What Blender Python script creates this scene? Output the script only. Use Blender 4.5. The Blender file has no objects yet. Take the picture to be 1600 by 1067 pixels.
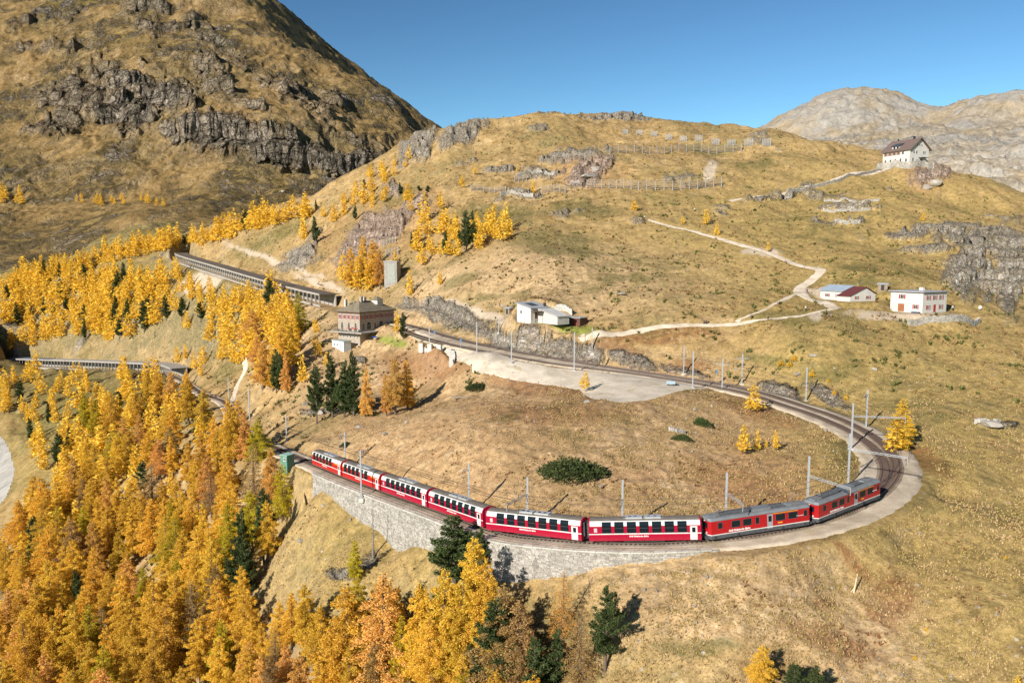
import bpy, bmesh, math, random
import numpy as np
from mathutils import Vector, Matrix

random.seed(7)
rng = np.random.default_rng(11)
S = bpy.context.scene
COL = S.collection

# ------------------------------------------------------------------ camera
CAM_Z = 41.5
PITCH = math.atan(138.5 / 1244.0)
cam_d = bpy.data.cameras.new('camera')
cam = bpy.data.objects.new('camera', cam_d)
COL.objects.link(cam)
cam.location = (0, 0, CAM_Z)
cam.rotation_euler = (math.pi / 2 - PITCH, 0, 0)
cam_d.sensor_width = 36.0
cam_d.lens = 36.0 * 1244 / 1600
cam_d.clip_start = 0.5
cam_d.clip_end = 20000
S.camera = cam

# ------------------------------------------------------------------ light
SUN_EL, SUN_AZ = math.radians(26), math.radians(38)     # light travels towards +Y and to the right by SUN_AZ
W = bpy.data.worlds.new('World')
S.world = W
W.use_nodes = True
nt = W.node_tree
for n in list(nt.nodes):
    nt.nodes.remove(n)
sky = nt.nodes.new('ShaderNodeTexSky')
sky.sky_type = 'NISHITA'
sky.sun_disc = False
sky.sun_elevation = SUN_EL
sky.sun_rotation = math.pi + SUN_AZ
sky.altitude = 2100
sky.air_density = 1.15
sky.dust_density = 0.2
sky.ozone_density = 2.0
bgn = nt.nodes.new('ShaderNodeBackground')
bgn.inputs['Strength'].default_value = 0.11
wo = nt.nodes.new('ShaderNodeOutputWorld')
lim = nt.nodes.new('ShaderNodeMix'); lim.data_type = 'RGBA'; lim.blend_type = 'DARKEN'; lim.inputs[0].default_value = 1.0; lim.inputs[7].default_value = (9, 9, 9, 1)
gam = nt.nodes.new('ShaderNodeGamma'); gam.inputs[1].default_value = 1.55      # the photograph's deep, polarised blue
mul = nt.nodes.new('ShaderNodeMix'); mul.data_type = 'RGBA'; mul.blend_type = 'MULTIPLY'; mul.inputs[0].default_value = 1.0; mul.inputs[7].default_value = (0.25, 0.29, 0.262, 1)
nt.links.new(sky.outputs[0], lim.inputs[6]); nt.links.new(lim.outputs[2], gam.inputs[0]); nt.links.new(gam.outputs[0], mul.inputs[6])
nt.links.new(mul.outputs[2], bgn.inputs[0])
nt.links.new(bgn.outputs[0], wo.inputs[0])
sd = bpy.data.lights.new('sun', 'SUN')
sd.energy = 5.0
sd.angle = math.radians(0.5)
sd.color = (1.0, 0.94, 0.85)
sun = bpy.data.objects.new('sun', sd)
COL.objects.link(sun)
sdir = Vector((math.sin(SUN_AZ) * math.cos(SUN_EL), math.cos(SUN_AZ) * math.cos(SUN_EL), -math.sin(SUN_EL)))
sun.rotation_euler = sdir.to_track_quat('-Z', 'Y').to_euler()
sun.location = (-60, -60, 120)
S.view_settings.view_transform = 'Standard'
S.view_settings.look = 'None'
S.view_settings.exposure = 0.55
S.view_settings.gamma = 1
S.render.engine = 'CYCLES'
S.cycles.max_bounces = 4
S.cycles.diffuse_bounces = 2
S.cycles.transparent_max_bounces = 4
S.cycles.transmission_bounces = 2
S.cycles.glossy_bounces = 2
S.cycles.use_adaptive_sampling = True

# ------------------------------------------------------------------ materials
MATS = {}
def newmat(name):
    m = bpy.data.materials.new(name)
    m.use_nodes = True
    t = m.node_tree
    b = t.nodes['Principled BSDF']
    return m, t, b
def N(t, kind, **kw):
    n = t.nodes.new('ShaderNode' + kind)
    for k, v in kw.items():
        if k in n.inputs:
            n.inputs[k].default_value = v
        else:
            setattr(n, k, v)
    return n
def noise(t, scale, detail=4, rough=0.55, vec=None, dist=0.0, typ=None):
    n = N(t, 'TexNoise')
    n.inputs['Scale'].default_value = scale
    n.inputs['Detail'].default_value = detail
    n.inputs['Roughness'].default_value = rough
    n.inputs['Distortion'].default_value = dist
    if vec is not None:
        t.links.new(vec, n.inputs['Vector'])
    return n.outputs['Fac']
def ramp(t, fac, stops, interp='LINEAR'):
    r = N(t, 'ValToRGB')
    r.color_ramp.interpolation = interp
    el = r.color_ramp.elements
    while len(el) < len(stops):
        el.new(0.5)
    for e, (p, c) in zip(el, stops):
        e.position = p
        e.color = (c, c, c, 1) if isinstance(c, (int, float)) else (*c, 1)
    t.links.new(fac, r.inputs['Fac'])
    return r.outputs['Color']
def mix(t, fac, a, b, blend='MIX'):
    m = N(t, 'Mix', data_type='RGBA', blend_type=blend)
    for v, s in ((fac, m.inputs[0]), (a, m.inputs[6]), (b, m.inputs[7])):
        if isinstance(v, (int, float)):
            s.default_value = v
        elif isinstance(v, tuple):
            s.default_value = (*v, 1)
        else:
            t.links.new(v, s)
    return m.outputs[2]
def mth(t, op, a, b=0.0, clamp=False):
    m = N(t, 'Math', operation=op, use_clamp=clamp)
    for v, s in ((a, m.inputs[0]), (b, m.inputs[1])):
        if isinstance(v, (int, float)):
            s.default_value = v
        else:
            t.links.new(v, s)
    return m.outputs[0]
def bump(t, h, strength, dist=1.0, prev=None):
    b = N(t, 'Bump')
    b.inputs['Strength'].default_value = strength
    b.inputs['Distance'].default_value = dist
    t.links.new(h, b.inputs['Height'])
    if prev is not None:
        t.links.new(prev, b.inputs['Normal'])
    return b.outputs['Normal']
def simple(name, col, rough=0.6, metal=0.0, var=0.12, scale=1.2, spec=0.3, bumps=0.0, per_obj=0.0):
    """plain paint or stone with some mottling"""
    if name in MATS:
        return MATS[name]
    m, t, b = newmat(name)
    tc = N(t, 'TexCoord').outputs['Object']
    f = noise(t, scale, 5, 0.6, tc)
    lo = tuple(c * (1 - var) for c in col)
    hi = tuple(min(1, c * (1 + var)) for c in col)
    c = ramp(t, f, [(0.3, lo), (0.7, hi)])
    if per_obj > 0:
        oi = N(t, 'ObjectInfo').outputs['Random']
        hsv = N(t, 'HueSaturation')
        v = mth(t, 'ADD', mth(t, 'MULTIPLY', oi, per_obj * 2), 1 - per_obj)
        t.links.new(v, hsv.inputs['Value'])
        t.links.new(c, hsv.inputs['Color'])
        c = hsv.outputs[0]
    t.links.new(c, b.inputs['Base Color'])
    b.inputs['Roughness'].default_value = rough
    b.inputs['Metallic'].default_value = metal
    b.inputs['Specular IOR Level'].default_value = spec
    if bumps > 0:
        t.links.new(bump(t, noise(t, scale * 4, 6, 0.65, tc), bumps, 0.1), b.inputs['Normal'])
    MATS[name] = m
    return m
def glass(name='window_glass', col=(0.012, 0.018, 0.024)):
    if name in MATS:
        return MATS[name]
    m, t, b = newmat(name)
    b.inputs['Base Color'].default_value = (*col, 1)
    b.inputs['Roughness'].default_value = 0.12
    b.inputs['Specular IOR Level'].default_value = 0.3
    MATS[name] = m
    return m

# ------------------------------------------------------------------ object helpers
def tag(o, label=None, cat=None, group=None, kind=None):
    if label: o['label'] = label
    if cat: o['category'] = cat
    if group: o['group'] = group
    if kind: o['kind'] = kind
    return o
def link(o, parent=None):
    COL.objects.link(o)
    if parent is not None:
        o.parent = parent
    return o
def empty(name, loc, rz=0.0, parent=None):
    o = bpy.data.objects.new(name, None)
    o.location = loc
    o.rotation_euler = (0, 0, rz)
    o.empty_display_size = 0.5
    return link(o, parent)
class MB:
    """collects faces and links them as ONE mesh object"""
    def __init__(s):
        s.v = []; s.f = []; s.m = []
    def add(s, vs, fs, mi=0):
        b = len(s.v)
        s.v += [tuple(v) for v in vs]
        s.f += [tuple(b + i for i in f) for f in fs]
        s.m += [mi] * len(fs)
        return s
    def box(s, x0, x1, y0, y1, z0, z1, mi=0, M=None):
        vs = [(x0,y0,z0),(x1,y0,z0),(x1,y1,z0),(x0,y1,z0),(x0,y0,z1),(x1,y0,z1),(x1,y1,z1),(x0,y1,z1)]
        if M is not None:
            vs = [tuple(M @ Vector(v)) for v in vs]
        return s.add(vs, [(0,3,2,1),(4,5,6,7),(0,1,5,4),(1,2,6,5),(2,3,7,6),(3,0,4,7)], mi)
    def bar(s, a, b, r, n=6, r2=None, mi=0, cap=True):
        a = Vector(a); b = Vector(b); d = b - a
        if d.length < 1e-6: return s
        q = d.to_track_quat('Z', 'Y')
        r2 = r if r2 is None else r2
        vs = []
        for p, rr in ((a, r), (b, r2)):
            for i in range(n):
                t = 2 * math.pi * (i + 0.5) / n
                vs.append(tuple(p + q @ Vector((rr * math.cos(t), rr * math.sin(t), 0))))
        fs = [(i, (i + 1) % n, n + (i + 1) % n, n + i) for i in range(n)]
        if cap:
            fs += [tuple(reversed(range(n))), tuple(range(n, 2 * n))]
        return s.add(vs, fs, mi)
    def mesh(s, name, mats):
        me = bpy.data.meshes.new(name)
        me.from_pydata(s.v, [], s.f)
        if not isinstance(mats, (list, tuple)): mats = [mats]
        for m in mats: me.materials.append(m)
        if len(mats) > 1:
            me.polygons.foreach_set('material_index', s.m)
        me.update()
        return me
    def build(s, name, mats, parent=None, loc=None, rot=None):
        o = bpy.data.objects.new(name, s.mesh(name, mats))
        if loc is not None: o.location = loc
        if rot is not None: o.rotation_euler = rot
        return link(o, parent)
def inst(name, me, parent=None, loc=(0,0,0), rot=(0,0,0), sc=None):
    o = bpy.data.objects.new(name, me)
    o.location = loc
    o.rotation_euler = rot
    if sc is not None: o.scale = sc
    return link(o, parent)
def kids(o):
    return list(o.children)
def copy_tree(o, parent=None):
    c = o.copy()
    COL.objects.link(c)
    c.parent = parent
    for ch in kids(o):
        copy_tree(ch, c)
    return c
def np_mesh(name, V, F, mats, smooth=False):
    """V (n,3), F (m,k) uniform faces"""
    me = bpy.data.meshes.new(name)
    V = np.asarray(V, np.float32); F = np.asarray(F, np.int32)
    k = F.shape[1]
    me.vertices.add(len(V)); me.vertices.foreach_set('co', V.ravel())
    me.loops.add(F.size); me.loops.foreach_set('vertex_index', F.ravel())
    me.polygons.add(len(F)); me.polygons.foreach_set('loop_start', np.arange(0, F.size, k, dtype=np.int32))
    if not isinstance(mats, (list, tuple)): mats = [mats]
    for m in mats: me.materials.append(m)
    me.polygons.foreach_set('use_smooth', np.full(len(F), smooth))
    me.update(calc_edges=True)
    return me

# ------------------------------------------------------------------ numpy noise
_P = rng.permutation(512).astype(np.int32)
_P = np.concatenate([_P, _P, _P])
_G = rng.normal(size=(512, 2)); _G /= np.linalg.norm(_G, axis=1)[:, None]
def pn(x, y):
    xi = np.floor(x).astype(np.int64); yi = np.floor(y).astype(np.int64)
    xf = x - xi; yf = y - yi
    u = xf * xf * xf * (xf * (xf * 6 - 15) + 10); v = yf * yf * yf * (yf * (yf * 6 - 15) + 10)
    def g(ix, iy, dx, dy):
        h = _P[_P[ix & 511] + (iy & 511)]
        gg = _G[h & 511]
        return gg[..., 0] * dx + gg[..., 1] * dy
    a = g(xi, yi, xf, yf); b = g(xi + 1, yi, xf - 1, yf)
    c = g(xi, yi + 1, xf, yf - 1); d = g(xi + 1, yi + 1, xf - 1, yf - 1)
    return (a + u * (b - a) + v * ((c + u * (d - c)) - (a + u * (b - a)))) * 1.5
def fbm(x, y, wl, oct=4, gain=0.5, seed=0.0):
    s = 0; a = 1.0; t = 0
    for i in range(oct):
        s = s + a * pn(x / wl + seed * 7.3 + i * 19.1, y / wl - seed * 3.7 + i * 11.7)
        t += a; a *= gain; wl *= 0.5
    return s / t
def ridged(x, y, wl, oct=4, gain=0.5, seed=0.0):
    s = 0; a = 1.0; t = 0
    for i in range(oct):
        s = s + a * (1 - 2 * np.abs(pn(x / wl + seed * 5.3 + i * 9.1, y / wl - seed * 2.7 + i * 21.7)))
        t += a; a *= gain; wl *= 0.5
    return s / t
def sstep(a, b, x):
    t = np.clip((x - a) / (b - a), 0, 1)
    return t * t * (3 - 2 * t)

# ================================================================== TERRAIN
CT, ST = math.cos(PITCH), math.sin(PITCH)
def ray(px, py):
    """direction of the sight line through a point of the photograph"""
    x = (px - 800) / 1244.0; y = (py - 533.5) / 1244.0
    return np.array([x, CT - y * ST, -(ST + y * CT)])
def at(px, py, Y):
    d = ray(px, py)
    k = Y / d[1]
    return np.array([d[0] * k, Y, CAM_Z + d[2] * k])

# --- railway alignment (metres), s = distance, z = height of rail top
def catmull(P, step=1.0):
    P = np.asarray(P, float)
    out = []
    Q = np.vstack([2 * P[0] - P[1], P, 2 * P[-1] - P[-2]])
    for i in range(1, len(Q) - 2):
        p0, p1, p2, p3 = Q[i - 1], Q[i], Q[i + 1], Q[i + 2]
        n = max(4, int(np.linalg.norm(p2 - p1) / 0.5))
        t = np.linspace(0, 1, n, endpoint=False)[:, None]
        out.append(0.5 * ((2 * p1) + (-p0 + p2) * t + (2 * p0 - 5 * p1 + 4 * p2 - p3) * t ** 2 + (-p0 + 3 * p1 - 3 * p2 + p3) * t ** 3))
    A = np.vstack(out + [P[-1:]])
    s = np.r_[0, np.cumsum(np.linalg.norm(np.diff(A, axis=0), axis=1))]
    n = int(s[-1] / step) + 1
    ss = np.linspace(0, s[-1], n)
    return np.c_[[np.interp(ss, s, A[:, k]) for k in range(A.shape[1])]].T, ss
_c = [(-400, 618), (-350, 580), (-300, 541), (-250, 500), (-206, 462), (-182, 427), (-160, 388), (-143, 356), (-128, 330), (-112, 305), (-97, 272), (-86, 243), (-72, 216), (-57, 193), (-43.2, 172.8), (-33.2, 158.8), (-23.2, 145.8), (-13, 133)]
for a in list(range(-126, 34, 12)):
    _c.append((25 + 46.3 * math.cos(math.radians(a)), 157 + 46.3 * math.sin(math.radians(a))))
_c += [(58.8, 192.5), (48, 202.5), (36.5, 209.5), (25, 216), (11, 225), (-4, 236), (-14, 246.5), (-22, 258), (-29, 270), (-38, 286), (-50, 306), (-66, 334), (-80, 358), (-96, 380),
       (-120, 410), (-153, 455), (-185, 500), (-214, 540), (-238, 575), (-250, 600), (-256, 625)]
TRK, TS = catmull(_c, 1.0)
i0 = np.argmin(np.hypot(TRK[:, 0] + 43.2, TRK[:, 1] - 172.8))
TS = TS - TS[i0]                       # s = 0 at the rear end of the train
def z_of_s(s):
    s = np.asarray(s, float)
    k = np.array([-1000, 0, 132, 290, 330, 430, 460, 740, 900], float)
    g = np.array([0.070, 0.060, 0.068, 0.045, 0.015, 0.05, 0.070, 0.070])
    z = [0.0]
    for a, b, gg in zip(k[:-1], k[1:], g):
        z.append(z[-1] + (b - a) * gg)
    z = np.array(z)
    z = z - np.interp(82.0, k, z) - 0.35
    return np.interp(s, k, z)
TZ = z_of_s(TS)
_tan = np.gradient(TRK, axis=0); _tan /= np.linalg.norm(_tan, axis=1)[:, None]
TN = np.c_[_tan[:, 1], -_tan[:, 0]]    # outward (right-hand) normal
# main track swings outward a little, siding inward, beyond the points near s = 130
d_main = np.interp(TS, [128, 150, 200], [0, 0.9, 1.6])
d_side = np.interp(TS, [128, 150, 180, 240, 262, 330, 345], [0, -0.9, -2.3, -2.6, -6.2, -6.2, -4.5])
MAIN = TRK + TN * d_main[:, None]
SEL = (TS >= 128) & (TS <= 345)
SIDE = (TRK + TN * d_side[:, None])[SEL]
def track_pt(s, off=0.0, dz=0.0):
    x = np.interp(s, TS, MAIN[:, 0]); y = np.interp(s, TS, MAIN[:, 1])
    nx = np.interp(s, TS, TN[:, 0]); ny = np.interp(s, TS, TN[:, 1])
    return Vector((x + nx * off, y + ny * off, float(z_of_s(s)) + dz))

# --- control points of the ground: (px, py, distance Y)
CP = [
 (900,700,147),(1100,700,148),(1000,640,168),(700,700,155),(640,690,170),(560,690,180),(800,640,172),(700,610,212),(1200,680,160),(1280,700,150),
 (970,628,176),(860,600,200),(740,565,216),(1060,600,208),(800,590,206),
 (650,600,232),(600,565,265),(545,545,285),(530,650,214),(450,560,300),(400,600,270),(490,600,250),(450,640,230),
 (500,800,155),(500,900,138),(450,760,180),(480,1000,125),(560,900,130),(620,860,135),(620,950,122),
 (400,1067,135),(700,1067,107),(200,900,206),(400,900,160),(0,1067,170),(200,1067,150),(550,1067,120),(700,950,115),
 (850,1000,103),(850,1067,98),(1000,950,98),(1000,1067,91),(1300,1067,88),(1150,950,97),(1600,1067,85),(1500,900,104),(1600,800,125),
 (1300,880,108),(1430,790,130),(1500,700,149),(1450,1000,94),(1600,700,149),(1400,850,114),
 (1600,540,214),(1500,560,205),(1560,640,170),(1400,600,188),(1250,540,207),(1200,520,219),(1305,490,235),(1100,505,232),(930,523,228),
 (1150,560,214),(1450,640,170),(1050,550,221),
 (1440,488,235),(1370,488,236),(1500,488,238),(1330,472,247),(1380,465,248),(1330,420,275),(1200,400,300),(1270,425,280),(1100,365,335),(1010,340,355),(900,420,290),
 (850,502,242),(900,506,244),(800,500,245),(900,460,268),(700,430,325),(665,475,318),(700,480,290),(780,350,380),(850,320,402),(1000,293,412),(1130,290,408),(860,300,425),
 (1050,240,490),(1200,238,475),(960,182,640),(850,190,625),(780,195,600),(1240,214,525),(1100,195,590),(1330,245,470),(1385,258,448),(1420,257,450),(1455,262,446),(1500,283,425),(1550,306,410),(1600,328,398),
 (1500,330,385),(1400,320,372),(1300,330,366),(1250,300,402),(1550,350,345),(1600,362,335),(1480,350,345),(1550,400,312),(1560,470,282),(1480,400,300),(1480,445,268),(1600,490,250),(1600,440,290),(1420,400,305),
 (700,206,565),(655,222,548),(600,262,530),(560,288,522),(500,312,540),(400,345,565),(330,366,590),(560,400,420),(620,340,440),(560,350,470),(700,300,450),(740,250,500),(480,400,455),(450,440,422),(550,445,375),(610,470,342),
 (430,430,430),(350,405,520),(880,521,236),(905,520,236),(850,514,240),(930,521,232),(830,510,242),(622,541,274),(600,549,276),(575,553,281),(640,545,262),
 (200,370,790),(100,440,630),(0,470,645),(0,400,770),(100,385,790),(200,350,800),(300,350,760),(0,540,600),(100,520,560),(200,500,530),(250,450,548),(300,480,480),
 (100,580,530),(100,620,440),(0,640,440),(200,640,350),(100,700,330),(250,700,272),(0,740,361),(30,720,362),(100,800,275),(250,800,230),(100,950,205),(300,900,182),(350,760,225),(300,650,310),
 (900,380,330),(1000,400,312),(1100,430,282),(1000,480,245),(1150,330,372),(900,230,500),(1000,205,560),
 # the big mountain and its foot
 (0,330,1000),(120,330,960),(250,330,940),(400,330,930),(520,320,960),(590,300,1020),(0,260,1080),(150,250,1070),(450,285,1030),(560,275,1080),(430,215,1075),(300,190,1110),(330,250,1060),(560,240,1110),(250,240,1085),
 (200,200,1180),(100,130,1330),(200,110,1300),(280,120,1270),(100,60,1500),(0,120,1400),(0,0,1800),(200,0,1700),(350,100,1370),(350,40,1550),(450,160,1230),(520,190,1210),(590,200,1250),
 (400,0,2050),(378,0,1780),(460,60,1860),(440,60,1609),(450,60,1733),(522,116,2000),(495,115,1652),(510,115,1850),(592,165,1900),(578,160,1594),(655,211,1440),(355,0,1600),(415,60,1480),(470,115,1400),(560,160,1340),(610,193,1290),(480,88,1850),(490,88,1950),(463,88,1600),(442,88,1440),
 # the pale mountains on the right
 (1130,290,2300),(1190,250,2300),(1240,228,2300),(1262,206,2330),(1290,180,2350),(1320,157,2400),(1350,149,2450),(1385,150,2480),(1415,160,2500),(1440,173,2500),(1457,180,2450),(1480,175,2300),(1500,171,2250),(1522,169,2200),(1550,162,2150),(1575,154,2100),(1600,151,2100),
 (1300,230,1700),(1400,220,1900),(1500,230,1500),(1600,230,1500),(1550,300,1150),(1600,320,1050),(1450,200,2250),(1600,190,2000),
]
_w = [at(*c) for c in CP]
_w = [tuple(p) for p in _w]
# world anchors: beyond the frame, behind ridges, beside the wall
_w += [(-150,60,-72),(-70,60,-52),(0,50,-34),(80,50,-20),(150,60,-12),(200,100,3),(230,160,14),(260,220,28),(300,300,52),(350,380,66),(420,480,66),
       (-240,120,-92),(-330,250,-88),(-380,330,-72),(-430,450,-55),(-620,560,-40),(-620,800,60),(-900,1000,130),(-1400,1500,420),(-1700,2400,800),(-700,2300,760),
       (0,720,120),(100,760,125),(-60,660,92),(200,650,96),(300,620,60),(330,520,62),(420,650,20),(150,900,90),(0,950,90),(-120,900,60),(-180,700,36),(-240,760,40),(300,900,40),(500,900,-20),
       (0,1300,130),(300,1400,160),(-60,1500,150),(-250,2100,300),(-100,2000,180),(-500,2700,620),(400,2200,140),(700,3200,260),(1200,3200,420),(1800,2800,520),(1900,1500,360),(1400,1200,240),(900,900,60),(0,3500,250),(-1500,4000,900),
       (-12,124,-7.8),(-18,131,-8.8),(-24,140,-9.2),(-30,149,-8.6),(3,113,-5.0),(12,107,-3.4),(21,104.8,-1.9),(-40,160,-8.5)]
for c, k in (((400,0,2050),1),((460,60,1860),1),((490,88,1950),1),((522,116,2000),1),((592,165,1900),.8),((655,211,1440),.5)):
    p = at(*c); _w.append((p[0] + 100 * k, p[1] + 10, p[2] - 165 * k))
for s in range(100, 345, 8):
    for off in (-5.0, 4.5):
        p = track_pt(s, off, -0.45); _w.append(tuple(p))
for s in list(range(-560, 0, 14)):
    for off in (-3.0, 3.0):
        p = track_pt(s, off, -0.5); _w.append(tuple(p))
for s in list(range(0, 100, 8)):
    p = track_pt(s, -4.5, -0.4); _w.append(tuple(p))
for s in range(352, 680, 16):
    p = track_pt(s, 5.5, -0.2); _w.append(tuple(p))
    p = track_pt(s, -5, -1.2); _w.append(tuple(p))
_w = np.array(_w)
def _uv(X, Y):
    return np.arctan2(X, Y), np.log(np.hypot(X, Y))
_u, _v = _uv(_w[:, 0], _w[:, 1])
_e = (_w[:, 2] - CAM_Z) / np.hypot(_w[:, 0], _w[:, 1])
def _tps(r2):
    return np.where(r2 > 1e-12, r2 * np.log(np.maximum(r2, 1e-12)), 0.0)
_n = len(_u)
_K = _tps((_u[:, None] - _u) ** 2 + (_v[:, None] - _v) ** 2) + np.eye(_n) * 2e-5
_Pm = np.c_[np.ones(_n), _u, _v]
_A = np.block([[_K, _Pm], [_Pm.T, np.zeros((3, 3))]])
_sol = np.linalg.solve(_A, np.r_[_e, np.zeros(3)])
NA, NR = 1000, 1120
AZ = np.linspace(math.radians(-43), math.radians(43), NA)
_q = np.linspace(math.log(52), math.log(4300), 4000); _dn = np.interp(np.exp(_q), [52, 80, 90, 900, 960, 1400, 1600, 4300], [.5, .6, 1, 1, 2.1, 2.1, .8, .6])
_cd = np.r_[0, np.cumsum((_dn[1:] + _dn[:-1]) / 2)]; LR = np.interp(np.linspace(0, _cd[-1], NR), _cd, _q)   # finer where the cliffs are
ca = np.linspace(AZ[0], AZ[-1], 170); cr = np.linspace(LR[0], LR[-1], 200)
CU, CV = np.meshgrid(ca, cr)
_E = np.zeros(CU.size)
for a in range(0, CU.size, 8000):
    uu = CU.ravel()[a:a + 8000]; vv = CV.ravel()[a:a + 8000]
    _E[a:a + 8000] = _tps((uu[:, None] - _u) ** 2 + (vv[:, None] - _v) ** 2) @ _sol[:_n] + _sol[_n] + _sol[_n + 1] * uu + _sol[_n + 2] * vv
_E = _E.reshape(CU.shape)
def cubic_up(A, t, axis):
    m = A.shape[axis]
    i = np.clip(np.floor(t).astype(int), 0, m - 2); f = t - i
    A = np.moveaxis(A, axis, 0)
    g = lambda k: A[np.clip(i + k, 0, m - 1)]
    f = f.reshape(-1, *([1] * (A.ndim - 1)))
    r = 0.5 * (2 * g(0) + (g(1) - g(-1)) * f + (2 * g(-1) - 5 * g(0) + 4 * g(1) - g(2)) * f ** 2 + (3 * g(0) - g(-1) - 3 * g(1) + g(2)) * f ** 3)
    return np.moveaxis(r, 0, axis)
E0 = cubic_up(cubic_up(_E, (LR - LR[0]) / (LR[-1] - LR[0]) * 199, 0), np.linspace(0, 169, NA), 1)
RR = np.exp(LR)
GX = RR[:, None] * np.sin(AZ)[None]; GY = RR[:, None] * np.cos(AZ)[None]
GR = np.broadcast_to(RR[:, None], GX.shape)
GZ = CAM_Z + E0 * GR

def ground_on(px, py, Z=None, skip=0):
    """first hit of a sight line with the ground"""
    Z = GZ if Z is None else Z
    d = ray(px, py)
    a = math.atan2(d[0], d[1])
    j = (a - AZ[0]) / (AZ[1] - AZ[0]); j0 = int(np.clip(math.floor(j), 0, NA - 2)); f = j - j0
    prof = Z[:, j0] * (1 - f) + Z[:, j0 + 1] * f
    hd = math.hypot(d[0], d[1])
    line = CAM_Z + d[2] / hd * RR
    hit = np.nonzero(prof >= line)[0]
    hit = hit[hit > skip]
    if len(hit) == 0:
        return None
    i = hit[0]
    a0 = line[i - 1] - prof[i - 1]; a1 = prof[i] - line[i]
    t = a0 / (a0 + a1) if a0 + a1 > 0 else 0
    r = RR[i - 1] + (RR[i] - RR[i - 1]) * t
    return np.array([r * math.sin(a), r * math.cos(a), CAM_Z + d[2] / hd * r])
def H(x, y, Z=None):
    Z = GZ if Z is None else Z
    a = np.arctan2(x, y); r = np.hypot(x, y)
    j = np.clip((a - AZ[0]) / (AZ[1] - AZ[0]), 0, NA - 1.001); i = np.clip(np.interp(np.log(r), LR, np.arange(NR)), 0, NR - 1.001)
    j0 = np.floor(j).astype(int); i0 = np.floor(i).astype(int); fj = j - j0; fi = i - i0
    return (Z[i0, j0] * (1 - fi) * (1 - fj) + Z[i0 + 1, j0] * fi * (1 - fj) + Z[i0, j0 + 1] * (1 - fi) * fj + Z[i0 + 1, j0 + 1] * fi * fj)

def blob(zones, soft=1.0):
    """soft mask on the ground from ellipses (px, py, rx, ry, angle deg) drawn on the photograph"""
    M = np.zeros(GX.shape, np.float32)
    # photograph coordinates of every ground vertex, from the plain ground before relief
    for (cx, cy, rx, ry, an) in zones:
        c, s_ = math.cos(math.radians(an)), math.sin(math.radians(an))
        dx = PXX - cx; dy = PYY - cy
        u = (dx * c + dy * s_) / rx; v = (-dx * s_ + dy * c) / ry
        M = np.maximum(M, 1 - sstep(0.75, 1.0 + 0.35 * soft, np.sqrt(u * u + v * v) + WOB))
    return M
def project(X, Y, Z):
    dz = Z - CAM_Z
    depth = Y * CT - dz * ST
    up = Y * ST + dz * CT
    return 800 + 1244 * X / depth, 533.5 - 1244 * up / depth
PXX, PYY = project(GX, GY, GZ)
WOB = (fbm(PXX, PYY, 24, 4, 0.65, 3) * 0.7).astype(np.float32)

def poly_dist(P, X, Y, pad):
    """distance to a polyline, its nearest index (only where X,Y in the padded box; else large)"""
    D = np.full(X.shape, 1e6, np.float32); I = np.zeros(X.shape, np.int32)
    m = (X > P[:, 0].min() - pad) & (X < P[:, 0].max() + pad) & (Y > P[:, 1].min() - pad) & (Y < P[:, 1].max() + pad)
    xs = X[m]; ys = Y[m]
    best = np.full(xs.shape, 1e12); bi = np.zeros(xs.shape, np.int32)
    for k in range(0, len(P)):
        d = (xs - P[k, 0]) ** 2 + (ys - P[k, 1]) ** 2
        w = d < best
        best[w] = d[w]; bi[w] = k
    D[m] = np.sqrt(best); I[m] = bi
    return D, I

# --- rock zones (see the photograph)
ROCK = [(590,365,62,24,-32),(560,395,40,14,-20),(640,330,30,15,-35),(465,405,30,12,-35),(650,235,34,20,-40),(720,215,40,12,-30),(610,300,14,10,0),
        (920,273,36,16,-25),(890,245,50,8,-4),(845,272,36,5,-4),(820,302,30,4,4),(780,268,22,6,-5),(960,186,55,6,0),
        (700,497,60,14,14),(665,482,40,10,8),(775,528,30,8,6),(830,552,70,11,8),(905,553,48,11,14),(985,565,40,10,14),(1065,580,34,6,14),(1215,607,34,12,22),(1290,612,34,9,28),
        (1545,380,75,22,2),(1480,360,50,9,0),(1420,368,35,6,0),(1520,435,44,30,15),(1585,420,30,60,0),(1570,460,34,20,0),(1450,395,45,6,0),
        (1455,282,30,12,-5),(1400,262,30,5,-6),(1240,300,40,5,-18),(1190,312,30,4,-18),(1555,660,34,5,0),(1320,330,50,3,0),(1310,350,35,3,0),
        (15,480,16,30,0),(380,540,16,10,0),(565,880,26,9,-40),(530,895,20,8,0),(560,570,10,4,0),(500,640,26,6,0),(425,330,4,3,0)]
CLIFF = [(330,218,72,26,8),(430,243,70,26,10),(520,262,60,20,8),(575,262,24,12,0),(230,150,95,30,18),(190,195,70,26,5),(120,165,60,22,0),(300,110,60,14,25),(90,215,50,14,-8),
         (320,75,50,26,45),(400,130,110,12,38),(480,180,110,12,36),(570,215,90,10,34),(350,170,60,10,20),(100,80,80,12,-10),(180,25,90,14,-8),(60,40,50,10,-8),(250,60,60,12,10),(440,150,60,10,36)]
DSCREE = [(0,0,1,1,0)]
mR = blob(ROCK); mC = blob(CLIFF)
far = sstep(820, 950, GR)
mR = mR * (1 - far) * (1 - blob([(905,516,50,9,2),(880,508,60,9,2),(842,500,40,12,0)], .5)); mC = mC * far

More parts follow.
